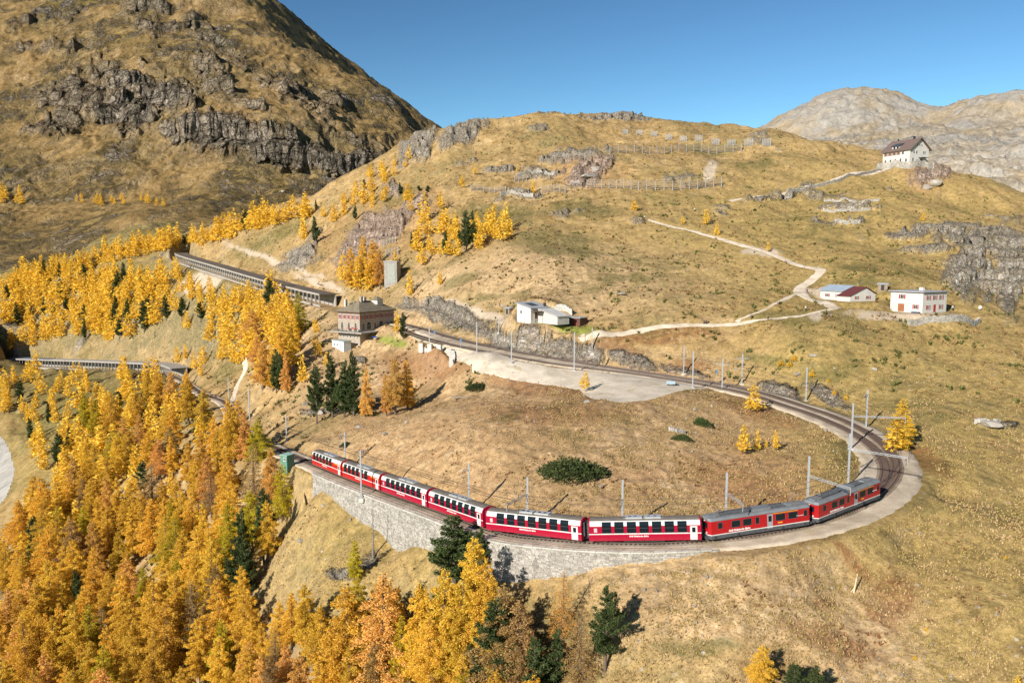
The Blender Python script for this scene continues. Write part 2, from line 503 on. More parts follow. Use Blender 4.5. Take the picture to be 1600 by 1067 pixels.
gate = sstep(-.22, .14, fbm(GX + .4 * GZ, GY, 150, 4, .6, 91))
low = blob([(330,225,76,24,8),(430,246,70,26,10),(520,264,60,18,8),(575,262,24,12,0),(230,160,80,20,18),(190,195,60,18,5)], .6) * far
mC = np.maximum(low, mC * gate * .8)
mC = np.maximum(mC, far * .55 * blob([(1560,200,70,22,20),(1430,215,60,18,20),(1500,250,90,22,30),(1390,190,50,10,40),(1330,215,40,14,-60),(1590,260,50,16,20)], 1))
hl = sstep(300, 380, GR) * (1 - far)
mR = np.maximum(mR, hl * sstep(.32, .46, fbm(GX, GY, 34, 4, .6, 93)) * .7)
# --- relief
B = GZ.copy()
d1 = fbm(GX, GY, 55, 3, 0.5, 1) * (3.0 + 3.5 * sstep(380, 520, GR)) * sstep(90, 260, GR) * (1 - far)
d2 = fbm(GX, GY, 11, 4, 0.6, 2) * 0.75 * (1 - far)
d3 = fbm(GX, GY, 2.2, 3, 0.65, 4) * 0.34 * (1 - far)
relief = (d1 + d2 + d3) + (.35 * sstep(180, 260, GR) + .65 * sstep(330, 450, GR)) * (1 - far) * (ridged(GX, GY, 38, 4, .55, 77) * 2.4 + fbm(GX, GY, 9, 3, .6, 78) * 1.1)
# outcrops: stepped blocks
wx = GX + 6 * fbm(GX, GY, 14, 2, .5, 8); wy = GY + 6 * fbm(GX, GY, 14, 2, .5, 9)
blocks = ridged(wx, wy, 12, 4, 0.55, 5)
big_ = sstep(230, 300, GR)
st = B + blocks * (2.0 + 2.4 * big_)
q = 2.4 + 2.4 * big_
ter = np.floor(st / q) * q + q * sstep(0.6, 0.95, st / q - np.floor(st / q))
relief = relief + mR * np.where(GR < 300, np.minimum((ter - B) * 0.9 - 0.6, 0.2), (ter - B) * 0.9 - 0.2)
# mountain relief
fx = GX + 60 * fbm(GX, GY, 260, 2, .5, 12); fy = GY + 60 * fbm(GX, GY, 260, 2, .5, 13)
big = ridged(fx, fy, 300, 5, 0.55, 14) * 40
steps = B + ridged(fx, fy, 130, 4, 0.5, 15) * 26
qq = 34.0
terf = np.floor(steps / qq) * qq + qq * sstep(0.62, 0.98, steps / qq - np.floor(steps / qq))
mt = big * 0.35 * far + mC * ((terf - B) * 0.85) + far * (fbm(GX, GY, 70, 5, 0.6, 18) * 5 + ridged(fx, fy, 75, 5, .62, 19) * 16)
GZ = B + relief + mt * np.clip((GR - 860) / 300, 0, 1)

# crags: push steep rock outwards along its face, noise in (along the face, height)
def crag(mask, amp, wl, seed, stretch=1.0):
    U = GX * 0.86 + GY * 0.25; Wv = GZ * stretch + 0.35 * U
    return mask * amp * (ridged(U, Wv, wl, 5, .6, seed) * .75 + fbm(U, Wv, wl * 2.3, 3, .5, seed + 3) * .6 + .25)
DPX = np.zeros(GX.shape); DPY = np.zeros(GX.shape)
gyz = np.gradient(GZ, axis=0) / np.gradient(GR, axis=0)
steepm = sstep(.25, .9, gyz)
dsp = crag(mC * steepm, 13, 34, 61, 1.5) + crag(mC * steepm, 5, 10, 63, 1.2) + crag(mR * steepm * (1 - far), 2.2 , 9, 65, 1.6) + crag(mR * steepm * (1 - far), .8, 3, 67, 1.3)
DPX = -dsp * GX / GR + 0.35 * dsp; DPY = -dsp * GY / GR
vz = crag(mC * (1 - steepm), 4, 22, 69) + crag(mR * (1 - steepm) * (1 - far), .9, 4, 71)
GZ = GZ + vz + dsp * .15

# --- railway corridor cut flat, embankment and wall
D, I = poly_dist(MAIN, GX, GY, 30)
sidevec = (GX - MAIN[I, 0]) * TN[I, 0] + (GY - MAIN[I, 1]) * TN[I, 1]     # + outside
zt = TZ[I]; sI = TS[I]
inn = np.interp(sI, [-340, 120, 135, 180, 240, 262, 296, 322, 400], [2.5, 2.9, 5.2, 6.8, 6.4, 9.6, 9.6, 4.0, 2.6]) + 0.6
out = np.interp(sI, [-340, 7, 97, 106, 130, 170, 215, 225, 400], [2.4, 3.1, 3.1, 4.0, 4.4, 3.6, 3.0, 2.4, 2.4]) + 0.6
wallz = (sI > 7) & (sI < 99)
out = np.where(wallz, 3.3, out)
lat = np.where(sidevec > 0, D / out, D / inn)
near = D < 30
flat = zt - 0.62
soft_in = 1 - sstep(1.0, 1.9, lat)
k = np.where(wallz & (sidevec > 0), 1 - sstep(3.25, 3.7, D), soft_in)
k = np.where(near, k, 0)
gal = (sI > 395) & near
k = np.where(gal, (1 - sstep(4.5, 9, D)), k)
GZ = GZ * (1 - k) + flat * k
# parking yard beside the track
def inpoly(X, Y, P):
    P = np.asarray(P); c = np.zeros(X.shape, bool); n = len(P)
    for i in range(n):
        x0, y0 = P[i]; x1, y1 = P[(i + 1) % n]
        if y0 == y1: continue
        c ^= ((y0 > Y) != (y1 > Y)) & (X < (x1 - x0) * (Y - y0) / (y1 - y0) + x0)
    return c
YARD_PX = [(640,524),(690,545),(700,552),(745,582),(800,592),(860,600),(905,608),(925,622),(965,630),(1005,625),(1050,612),(1095,606),(1130,604),(1075,595),(960,583),(860,572),(800,560),(745,549),(700,531),(668,517)]
def to_world(P, Z):
    return [tuple(ground_on(x, y, Z)[:2]) for x, y in P]
yard_w = to_world(YARD_PX, B)
_yp = []
for a_, b_ in zip(yard_w, yard_w[1:] + yard_w[:1]):
    n_ = max(2, int(math.hypot(b_[0] - a_[0], b_[1] - a_[1]) / .5))
    _yp += [(a_[0] + (b_[0] - a_[0]) * t / n_, a_[1] + (b_[1] - a_[1]) * t / n_) for t in range(n_)]
dY, _ = poly_dist(np.array(_yp), GX, GY, 8)
sdY = np.where(inpoly(GX, GY, yard_w), dY, -dY) + .9 * fbm(GX, GY, 5, 3, .6, 30)
inY = (sdY > 0) & ~(near & (lat < 0.8))
kY = sstep(-2.5, -.3, sdY) * np.where(near & (lat < 0.9), 0, 1)
GZ = GZ * (1 - kY) + (B - .15) * kY
PATHS = {   # photograph points, half width (m)
 'path': [([(1012,341),(1040,352),(1090,364),(1140,378),(1190,392),(1240,408),(1270,416),(1283,423),(1268,436),(1253,446),(1248,455),(1260,466),(1285,477),(1306,490)], 1.0, 1.9),
          ([(1306,490),(1250,497),(1180,500),(1100,508),(1000,516),(930,523),(908,527)], 0.7, 0.9),
          ([(1306,490),(1360,488),(1420,492),(1500,495),(1570,500)], 0.5, 0.5),
          ([(1252,455),(1220,472),(1190,485),(1150,500)], 0.5, 0.5),
          ([(1390,262),(1340,273),(1290,285),(1240,297),(1190,308),(1140,318)], 2.2, 1.4),
          ([(380,555),(384,575),(372,600),(362,625)], 0.9, 0.9)],
}
pm = np.zeros(GX.shape, bool)
PATH_MASKS = []
for P, w0, w1 in PATHS['path']:
    wp = [ground_on(x, y, B) for x, y in P]
    wp = np.array([p for p in wp if p is not None])[:, :2]
    pl, ps = catmull(wp, 1.0)
    dd, ii = poly_dist(pl, GX, GY, 12)
    hw = (w0 + (w1 - w0) * ii / max(1, len(pl)))
    kk = 1 - sstep(1.0, 2.2, dd / hw)
    GZ = GZ * (1 - kk) + (B + d1) * kk
    PATH_MASKS.append((pl, w0, w1))
# road far down in the valley at the left edge
road_px = [(-60,630),(-20,680),(0,712),(7,745),(-2,775),(-20,800),(-60,840)]
rw = []
for x, y in road_px:
    p = ground_on(x, y, B); rw.append(p[:2])
rl, _ = catmull(np.array(rw), 1.0)
rd, ri = poly_dist(rl, GX, GY, 20)
kk = 1 - sstep(5.5, 10, rd)
GZ = GZ * (1 - kk) + B * kk
roadm = rd < 3.6

# flat stands for the buildings (world x, y, half size)
PADS = []
def pad(px, py, r, dz=0.0):
    p = ground_on(px, py, B)
    PADS.append((p[0], p[1], r, p[2] + dz))
    return p
P_hut = pad(1421, 257, 11)
P_house = pad(1442, 488, 9)
P_barn = pad(1329, 470, 9)
P_chalet = pad(844, 496, 6.2, -1.6)
P_shed = pad(900, 509, 3)
for x, y, r, z in PADS:
    dd = np.hypot(GX - x, GY - y)
    kk = 1 - sstep(r, r * 1.5, dd)
    GZ = GZ * (1 - kk) + z * kk

# --- colour zones
clear = near | inY
for x, y, r, z in PADS: clear |= np.hypot(GX - x, GY - y) < r * 1.2
DPX = np.where(clear, 0, DPX); DPY = np.where(clear, 0, DPY)
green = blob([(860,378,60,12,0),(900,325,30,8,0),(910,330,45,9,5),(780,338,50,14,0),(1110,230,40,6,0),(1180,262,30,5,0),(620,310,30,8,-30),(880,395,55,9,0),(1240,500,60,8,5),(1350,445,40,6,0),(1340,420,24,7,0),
              (560,510,20,10,0),(1330,700,16,40,20),(1240,640,60,8,20),(1060,605,40,6,0),(360,575,26,10,-40),(1090,1010,60,12,0),(700,1000,200,60,0),(430,370,60,8,-30),(1200,560,40,6,10),(720,440,30,8,-20),(760,470,20,4,0),(120,400,160,30,-15),(80,310,110,30,5),(140,470,170,75,0),(330,500,60,60,0),(230,300,120,14,8),(60,590,60,40,0),(150,640,120,60,0)], 2.0)  # the left slope's ellipses darken its ground: shade put into the colour
lawn = blob([(905,519,46,8,2),(872,515,60,8,4),(835,511,34,6,4),(610,541,26,7,0)], .4)
rust = blob([(1000,530,60,9,0),(1050,520,60,8,0),(960,545,40,8,10),(880,610,90,14,8),(660,570,60,14,5),(1180,640,60,12,20),(1180,770,100,24,20),(1330,880,40,8,40),(1375,960,30,10,35),(1300,1000,60,16,20),(1450,720,40,10,35),(1400,930,30,26,50),
             (800,540,30,5,0),(1390,170,4,4,0),(1290,940,16,8,0),(860,650,90,14,0),(1080,570,30,8,0)], 2.0)
straw = blob([(900,680,260,90,0),(1180,940,200,50,12),(1350,1010,130,60,20),(1100,960,120,40,0),(620,560,120,60,-20),(760,620,110,50,20),(480,520,50,40,-30),(900,440,190,40,0),(1080,740,130,50,0),(1400,1060,100,40,0),(660,700,120,30,0),
              (700,440,60,20,-10)], 3.0)
olive = blob([(1480,590,180,90,0),(1400,440,220,60,0),(1450,780,180,90,20),(1560,1000,90,120,0),(1300,560,100,40,0),(1330,380,250,90,0),(560,900,120,90,0),(100,700,80,80,0)], 3.0)
pale = blob([(430,410,80,4,19),(500,446,40,5,20),(465,405,16,16,-50),(730,490,60,8,15),(1280,500,16,6,0),(1410,500,70,8,0),(1110,270,9,18,20),(280,402,16,10,0),(320,440,40,12,-20),(1290,455,40,6,0),(1190,395,30,5,0)], 1.0)
pinkr = blob([(590,365,90,50,-32),(640,335,60,30,-30),(920,273,50,24,0),(1455,282,40,20,0),(900,690,330,105,0),(650,600,90,40,-20),(1150,720,180,60,20)], 1.0)
far1 = far.astype(np.float32)
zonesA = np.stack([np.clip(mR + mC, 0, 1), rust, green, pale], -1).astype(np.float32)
zonesB = np.stack([straw, olive, pinkr, lawn], -1).astype(np.float32)

# --- material of the grassy hillside
def cracks(t, pos, sc):
    """joints and ledges of bare rock: (dark lines as a factor, height)"""
    w = N(t, 'TexNoise'); w.inputs['Scale'].default_value = sc * 1.4; w.inputs['Detail'].default_value = 3; t.links.new(pos, w.inputs['Vector'])
    v = N(t, 'VectorMath', operation='MULTIPLY_ADD'); t.links.new(w.outputs['Color'], v.inputs[0]); v.inputs[1].default_value = (.9 / sc,) * 3; t.links.new(pos, v.inputs[2])
    m = N(t, 'Mapping'); m.inputs['Scale'].default_value = (1, 1, 1.9); m.inputs['Rotation'].default_value = (.25, .3, 0); t.links.new(v.outputs[0], m.inputs[0])
    out = []
    for k, f in ((sc, 1.0), (sc * 3.1, .6)):
        q = N(t, 'TexVoronoi', feature='DISTANCE_TO_EDGE'); q.inputs['Scale'].default_value = k; t.links.new(m.outputs[0], q.inputs['Vector']); out.append(q.outputs['Distance'])
    a = ramp(t, out[0], [(0.0, 0.0), (0.12, 1.0)]); b = ramp(t, out[1], [(0.0, 0.25), (0.10, 1.0)])
    hgt = mth(t, 'ADD', mth(t, 'MULTIPLY', a, .65), mth(t, 'MULTIPLY', b, .35))
    return ramp(t, hgt, [(0.0, 0.35), (0.8, 1.0)]), hgt
def hill_material(name, distant=0.0):
    m, t, b = newmat(name)
    pos = N(t, 'NewGeometry').outputs['Position']
    nor = N(t, 'NewGeometry').outputs['Normal']
    za = N(t, 'Attribute', attribute_name='zonesA'); zb = N(t, 'Attribute', attribute_name='zonesB')
    sa = N(t, 'SeparateColor'); t.links.new(za.outputs['Color'], sa.inputs[0])
    sb = N(t, 'SeparateColor'); t.links.new(zb.outputs['Color'], sb.inputs[0])
    rock, rust_, green_ = sa.outputs; pale_ = za.outputs['Alpha']
    straw_, olive_, pink_ = sb.outputs; lawn_ = zb.outputs['Alpha']
    n_big = noise(t, 0.018, 4, 0.6, pos)
    n_mid = noise(t, 0.11, 5, 0.65, pos, 0.6)
    n_small = noise(t, 0.8, 6, 0.7, pos)
    n_fine = noise(t, 3.1, 5, 0.75, pos)
    c = ramp(t, n_mid, [(0.3, (0.19, 0.12, 0.045)), (0.5, (0.39, 0.26, 0.11)), (0.68, (0.55, 0.39, 0.19))])
    st_c = ramp(t, n_small, [(0.3, (0.30, 0.185, 0.085)), (0.5, (0.50, 0.34, 0.18)), (0.7, (0.66, 0.49, 0.29))])
    c = mix(t, mth(t, 'MULTIPLY', straw_, 0.85), c, st_c)
    ol_c = ramp(t, n_small, [(0.3, (0.18, 0.13, 0.04)), (0.52, (0.385, 0.27, 0.095)), (0.72, (0.55, 0.41, 0.175))])
    c = mix(t, mth(t, 'MULTIPLY', olive_, 0.75), c, ol_c)
    # brown dwarf shrubs
    rmask = mth(t, 'MULTIPLY', ramp(t, n_mid, [(0.46, 0.0), (0.60, 1.0)]), ramp(t, n_small, [(0.38, 0.0), (0.55, 1.0)]))
    c = mix(t, mth(t, 'MULTIPLY', rmask, 0.30), c, (0.19, 0.095, 0.035))
    rr = mth(t, 'MULTIPLY', rust_, ramp(t, n_small, [(0.33, 0.1), (0.55, 1.0)]))
    c = mix(t, mth(t, 'MULTIPLY', rr, 0.75), c, (0.21, 0.085, 0.032))
    c = mix(t, mth(t, 'MULTIPLY', pink_, ramp(t, n_mid, [(0.35, 0.15), (0.6, 0.5)])), c, mix(t, n_small, (0.24, 0.12, 0.05), (0.50, 0.29, 0.145)))
    # juniper and green heath patches, plus the left slope's shade painted dark green
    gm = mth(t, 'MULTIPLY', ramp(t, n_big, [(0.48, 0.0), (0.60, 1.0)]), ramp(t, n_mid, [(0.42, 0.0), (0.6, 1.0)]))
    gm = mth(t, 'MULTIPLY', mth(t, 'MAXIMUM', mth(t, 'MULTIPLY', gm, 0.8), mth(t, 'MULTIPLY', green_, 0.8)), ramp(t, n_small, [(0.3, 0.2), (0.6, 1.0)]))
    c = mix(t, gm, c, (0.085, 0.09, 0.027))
    c = mix(t, lawn_, c, ramp(t, n_small, [(0.3, (0.19, 0.21, 0.04)), (0.7, (0.30, 0.29, 0.07))]))
    # tussock speckle, coarse and fine
    c = mix(t, 1.0, c, ramp(t, noise(t, 0.42, 6, .8, pos, .4), [(0.38, 0.62), (0.5, 1.0), (0.64, 1.2)]), 'MULTIPLY')
    spk = ramp(t, n_fine, [(0.36, 0.62), (0.5, 1.0), (0.66, 1.22)])
    c = mix(t, 1.0, c, spk, 'MULTIPLY')
    # scattered stones
    vor = N(t, 'TexVoronoi'); vor.inputs['Scale'].default_value = 0.55; t.links.new(pos, vor.inputs['Vector'])
    stn = mth(t, 'MULTIPLY', ramp(t, vor.outputs['Distance'], [(0.10, 1.0), (0.17, 0.0)]), ramp(t, noise(t, 0.06, 3, .6, pos), [(0.52, 0.0), (0.6, 1.0)]))
    c = mix(t, mth(t, 'MULTIPLY', stn, 0.8), c, (0.46, 0.42, 0.37))
    # bare earth
    c = mix(t, mth(t, 'MULTIPLY', pale_, ramp(t, n_small, [(0.3, 0.5), (0.6, 1.0)])), c, ramp(t, n_fine, [(0.3, (0.42, 0.32, 0.22)), (0.7, (0.62, 0.52, 0.41))]))
    # rock
    sep = N(t, 'SeparateXYZ'); t.links.new(nor, sep.inputs[0])
    steep = ramp(t, mth(t, 'ADD', sep.outputs['Z'], mth(t, 'MULTIPLY', mth(t, 'SUBTRACT', n_small, 0.5), 0.5)), [(0.52, 1.0), (0.72, 0.0)])
    rk = ramp(t, noise(t, 0.5, 8, 0.72, pos, 0.8), [(0.25, (0.15, 0.135, 0.12)), (0.45, (0.36, 0.325, 0.28)), (0.6, (0.54, 0.49, 0.42)), (0.8, (0.66, 0.60, 0.53))])
    rkp = ramp(t, noise(t, 0.4, 8, 0.72, pos, 0.8), [(0.25, (0.20, 0.135, 0.11)), (0.45, (0.44, 0.32, 0.265)), (0.65, (0.64, 0.50, 0.42)), (0.8, (0.70, 0.58, 0.50))])
    rk = mix(t, pink_, rk, rkp)
    cr, crh = cracks(t, pos, 0.22)
    rk = mix(t, 0.7, rk, cr, 'MULTIPLY')
    rk = mix(t, mth(t, 'MULTIPLY', ramp(t, n_small, [(0.45, 0.0), (0.62, 0.8)]), ramp(t, n_mid, [(0.4, 0.2), (0.6, 1.0)])), rk, (0.33, 0.235, 0.11))
    rkm = mth(t, 'MULTIPLY', rock, ramp(t, n_mid, [(0.32, 0.35), (0.5, 1.0)]))
    rkm = mth(t, 'MAXIMUM', mth(t, 'MULTIPLY', rkm, ramp(t, n_small, [(0.3, 0.55), (0.5, 1.0)])), mth(t, 'MULTIPLY', steep, mth(t, 'ADD', mth(t, 'MULTIPLY', rock, 0.9), 0.12)), True)
    c = mix(t, rkm, c, rk)
    t.links.new(c, b.inputs['Base Color'])
    b.inputs['Roughness'].default_value = 0.95
    b.inputs['Specular IOR Level'].default_value = 0.1
    hgt = mth(t, 'ADD', mth(t, 'MULTIPLY', n_small, 0.8), mth(t, 'MULTIPLY', n_fine, 0.25))
    nb = bump(t, hgt, 0.55, 0.55)
    nb = bump(t, mth(t, 'MULTIPLY', crh, rkm), 0.9, 1.2, nb)
    nb = bump(t, mth(t, 'MULTIPLY', noise(t, 0.35, 8, 0.7, pos, 0.5), rkm), 0.8, 1.6, nb)
    t.links.new(nb, b.inputs['Normal'])
    return m
def mountain_material(name, pale=False):
    m, t, b = newmat(name)
    pos = N(t, 'NewGeometry').outputs['Position']
    nor = N(t, 'NewGeometry').outputs['Normal']
    za = N(t, 'Attribute', attribute_name='zonesA')
    sa = N(t, 'SeparateColor'); t.links.new(za.outputs['Color'], sa.inputs[0])
    n1 = noise(t, 0.006, 6, 0.6, pos, 0.5); n2 = noise(t, 0.045, 8, 0.7, pos, 0.4); n3 = noise(t, 0.25, 6, 0.7, pos)
    if pale:
        g = ramp(t, n2, [(0.3, (0.27, 0.20, 0.12)), (0.55, (0.38, 0.30, 0.195)), (0.75, (0.46, 0.38, 0.27))])
        rk = ramp(t, n2, [(0.3, (0.20, 0.185, 0.165)), (0.5, (0.33, 0.305, 0.27)), (0.75, (0.45, 0.41, 0.36))])
        rm = ramp(t, n1, [(0.42, 0.0), (0.56, 0.9)])
    else:
        g = ramp(t, n2, [(0.28, (0.11, 0.072, 0.028)), (0.5, (0.25, 0.16, 0.062)), (0.72, (0.40, 0.265, 0.115))])
        g = mix(t, ramp(t, n1, [(0.42, 0.0), (0.62, 0.55)]), g, (0.14, 0.115, 0.035))
        rk = ramp(t, n2, [(0.28, (0.07, 0.06, 0.048)), (0.46, (0.18, 0.152, 0.118)), (0.6, (0.31, 0.26, 0.205)), (0.8, (0.44, 0.375, 0.30))])
        rm = mth(t, 'MULTIPLY', ramp(t, n1, [(0.45, 0.0), (0.60, 0.9)]), ramp(t, noise(t, 0.03, 8, .75, pos, 1.0), [(0.46, 0.0), (0.56, 1.0)]))
    cr, crh = cracks(t, pos, 0.045 if not pale else 0.02)
    rk = mix(t, 1.0 if not pale else .15, rk, cr, 'MULTIPLY')
    sep = N(t, 'SeparateXYZ'); t.links.new(nor, sep.inputs[0])
    steep = ramp(t, mth(t, 'ADD', sep.outputs['Z'], mth(t, 'MULTIPLY', mth(t, 'SUBTRACT', n3, 0.5), 0.45)), [(0.60, 1.0), (0.78, 0.0)])
    rmm = mth(t, 'MAXIMUM', mth(t, 'MULTIPLY', steep, mth(t, 'ADD', mth(t, 'MULTIPLY', sa.outputs[0], 0.7), 0.25 if not pale else 0.5)), mth(t, 'MULTIPLY', rm, 1.0), True)
    rmm = mth(t, 'MAXIMUM', rmm, mth(t, 'MULTIPLY', sa.outputs[0], ramp(t, n3, [(0.35, 0.25), (0.55, 0.85)])), True)
    c = mix(t, rmm, g, rk)
    c = mix(t, 1.0, c, ramp(t, n3, [(0.35, 0.75), (0.65, 1.2)]), 'MULTIPLY')
    t.links.new(c, b.inputs['Base Color'])
    b.inputs['Roughness'].default_value = 0.95
    b.inputs['Specular IOR Level'].default_value = 0.1
    nb = bump(t, n3, 0.6, 3.0)
    nb = bump(t, n2, 0.5, 9.0, nb)
    nb = bump(t, mth(t, 'MULTIPLY', crh, rmm), 1.0 if not pale else .25, 7.0, nb)
    t.links.new(nb, b.inputs['Normal'])
    return m
def gravel_material(name, lo, hi, scale=2.0):
    m, t, b = newmat(name)
    pos = N(t, 'NewGeometry').outputs['Position']
    n1 = noise(t, 0.25, 5, 0.6, pos); n2 = noise(t, scale * 3, 6, 0.8, pos)
    f = mth(t, 'ADD', mth(t, 'MULTIPLY', n1, 0.5), mth(t, 'MULTIPLY', n2, 0.5))
    c = ramp(t, f, [(0.36, lo), (0.62, hi)])
    n3 = noise(t, 0.09, 5, 0.65, pos, 1.2)
    c = mix(t, ramp(t, n3, [(0.5, 0.0), (0.68, 0.55)]), c, tuple(v * .62 for v in lo))
    weeds = mth(t, 'MULTIPLY', ramp(t, noise(t, 0.3, 5, .7, pos), [(0.56, 0.0), (0.66, 0.7)]), ramp(t, n2, [(0.4, 0.3), (0.6, 1.0)]))
    c = mix(t, weeds, c, (0.36, 0.27, 0.12))
    t.links.new(c, b.inputs['Base Color'])
    b.inputs['Roughness'].default_value = 0.95
    b.inputs['Specular IOR Level'].default_value = 0.1
    t.links.new(bump(t, n2, 0.6, 0.12), b.inputs['Normal'])
    MATS[name] = m
    return m
M_hill = hill_material('dry_alpine_grass')
M_mtn = mountain_material('mountain_grass_and_rock')
M_far = mountain_material('pale_mountain_rock', True)
M_ballast = gravel_material('ballast_stone', (0.38, 0.30, 0.21), (0.68, 0.565, 0.43))
M_trackst = gravel_material('rusty_ballast', (0.17, 0.125, 0.09), (0.38, 0.30, 0.225))
M_yard = gravel_material('yard_gravel', (0.48, 0.40, 0.31), (0.70, 0.61, 0.48), 0.8)
M_path = gravel_material('path_gravel', (0.48, 0.38, 0.27), (0.74, 0.63, 0.50))
M_road = gravel_material('road_concrete', (0.30, 0.28, 0.25), (0.46, 0.43, 0.39), 0.5)

idx = np.arange(NR * NA).reshape(NR, NA)
quads = np.stack([idx[:-1, :-1], idx[:-1, 1:], idx[1:, 1:], idx[1:, :-1]], -1)
def sheet(name, sel, mat, lift=0.0, label=None, smooth=True):
    q = quads[sel].reshape(-1, 4)
    uq, inv = np.unique(q, return_inverse=True)
    V = np.c_[(GX + DPX).ravel()[uq], (GY + DPY).ravel()[uq], GZ.ravel()[uq] + (lift.ravel()[uq] if isinstance(lift, np.ndarray) else lift)]
    me = np_mesh(name, V, inv.reshape(-1, 4), mat, smooth)
    if not isinstance(lift, np.ndarray) and lift == 0:
        for nm, Z in (('zonesA', zonesA), ('zonesB', zonesB)):
            at_ = me.attributes.new(nm, 'FLOAT_COLOR', 'POINT')
            at_.data.foreach_set('color', Z.reshape(-1, 4)[uq].ravel())
    o = bpy.data.objects.new(name, me)
    link(o); tag(o, label, None, None, 'structure')
    return o
qr = GR[:-1, :-1]; qa = np.broadcast_to(AZ[:-1], qr.shape)
qm = lambda M: M[:-1, :-1]
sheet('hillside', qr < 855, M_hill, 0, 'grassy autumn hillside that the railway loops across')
sheet('mountain', (qr >= 855) & (qa < 0.04), M_mtn, 0, 'steep brown mountain with dark cliff bands at the upper left')
sheet('distant_mountain', (qr >= 855) & (qa >= 0.04), M_far, 0, 'pale bare rocky mountains behind the hill at the right')
sheet('gravel_yard', qm((sdY > -1.6) & ~(near & (lat < 0.8))), M_yard, (0.05 + np.clip(sdY, -1.6, 0) * .2), 'grey gravel yard below the station tracks')
def ribbon(name, P, L, R, zf, mat, label, nl=4, rough=0.12, drop=0.25):
    """a draped strip; L, R = edge distances left/right of the line, zf(x, y, i) its height"""
    P = np.asarray(P); t = np.gradient(P, axis=0); t /= np.linalg.norm(t, axis=1)[:, None]
    nn = np.c_[t[:, 1], -t[:, 0]]
    n = len(P)
    L = np.broadcast_to(L, n) * (1 + rough * 1.6 * fbm(P[:, 0] + 40, P[:, 1], 3.1, 3, .7, 41))
    R = np.broadcast_to(R, n) * (1 + rough * 1.6 * fbm(P[:, 0] - 70, P[:, 1], 2.7, 3, .7, 42))
    V = []
    for k in range(nl + 1):
        f = k / nl
        o = -L * (1 - f) + R * f
        x = P[:, 0] + nn[:, 0] * o; y = P[:, 1] + nn[:, 1] * o
        V.append(np.c_[x, y, zf(x, y, np.arange(n))])
    for o, src in ((-L - 0.35, 0), (R + 0.35, nl)):
        x = P[:, 0] + nn[:, 0] * o; y = P[:, 1] + nn[:, 1] * o
        V.append(np.c_[x, y, V[src][:, 2] - drop])
    V = [V[-2]] + V[:-2] + [V[-1]]
    V = np.stack(V, 1)                      # n, nl+3, 3
    w = V.shape[1]
    ix = np.arange(n * w).reshape(n, w)
    F = np.stack([ix[:-1, :-1], ix[:-1, 1:], ix[1:, 1:], ix[1:, :-1]], -1).reshape(-1, 4)
    o = bpy.data.objects.new(name, np_mesh(name, V.reshape(-1, 3), F, mat, True))
    link(o); tag(o, label, None, None, 'structure')
    return o
PL = ['pale winding gravel path climbing the meadow', 'pale straight path from the crossing to the chalet', 'faint path in front of the red shuttered house', 'short cut footpath across the meadow', 'path climbing to the hilltop mountain hut', 'little footpath in the larch slope']
for k_, (pl, w0, w1) in enumerate(PATH_MASKS):
    if k_ == 2: continue
    ww = np.linspace(w0, w1, len(pl))
    ribbon('path', pl, ww, ww, lambda x, y, i: H(x, y) + 0.10, M_path, PL[k_], 6, 0.25, 0.3)
sheet('road', qm(roadm), M_road, 0.06, 'pale road bend deep in the valley at the left edge')
sb_ = (TS > -560) & (TS < 398)
s_ = TS[sb_]
bi = np.interp(s_, [-600, 120, 135, 180, 240, 262, 296, 322, 400], [2.5, 2.9, 5.2, 6.8, 6.4, 9.6, 9.6, 4.0, 2.6])
bo = np.interp(s_, [-600, 7, 97, 106, 130, 170, 215, 225, 400], [2.4, 3.1, 3.1, 4.0, 4.4, 3.6, 3.0, 2.4, 2.4])
ribbon('track_bed', MAIN[sb_], bi, bo, lambda x, y, i: TZ[sb_][i] - 0.34, M_ballast, 'pale gravel ballast bed under the looping track', 10, 0.10, 0.5)
ribbon('ballast_strip', MAIN[sb_], 1.05, 1.05, lambda x, y, i: TZ[sb_][i] - 0.26, M_trackst, 'rust brown ballast strip under the main track', 2, 0.08, 0.1)
ribbon('ballast_strip', SIDE, 1.05, 1.05, lambda x, y, i: TZ[SEL][i] - 0.265, M_trackst, 'rust brown ballast strip under the passing track', 2, 0.08, 0.1)

# ================================================================== RAILWAY
def steel(name, col, rough=0.45, metal=0.0, **k):
    return simple(name, col, rough, metal, 0.1, 3.0, 0.4, **k)
M_rail = steel('rail_steel', (0.16, 0.12, 0.10), 0.5, 0.3)
M_sleeper = simple('sleeper_steel', (0.085, 0.055, 0.042), 0.8, 0, 0.25, 2.0)
M_conc = simple('concrete', (0.50, 0.47, 0.42), 0.9, 0, 0.14, 0.8, 0.2, 0.3)
M_galv = steel('galvanised_steel', (0.36, 0.37, 0.38), 0.5, 0.1)
def extrude_line(P, Z, prof):
    """sweep a closed profile [(offset, dz)] along a line"""
    P = np.asarray(P); t = np.gradient(P, axis=0); t /= np.linalg.norm(t, axis=1)[:, None]
    nn = np.c_[t[:, 1], -t[:, 0]]; n = len(P); k = len(prof)
    V = np.stack([np.c_[P[:, 0] + nn[:, 0] * o, P[:, 1] + nn[:, 1] * o, Z + dz] for o, dz in prof], 1)
    ix = np.arange(n * k).reshape(n, k); jx = np.roll(ix, -1, 1)
    F = np.stack([ix[:-1], jx[:-1], jx[1:], ix[1:]], -1).reshape(-1, 4)
    return V.reshape(-1, 3), F
def rect(o, w, z0, z1):
    return [(o - w, z0), (o + w, z0), (o + w, z1), (o - w, z1)]
slm = MB().box(-0.9, 0.9, -0.11, 0.11, -0.14, 0).mesh('sleeper', M_sleeper)
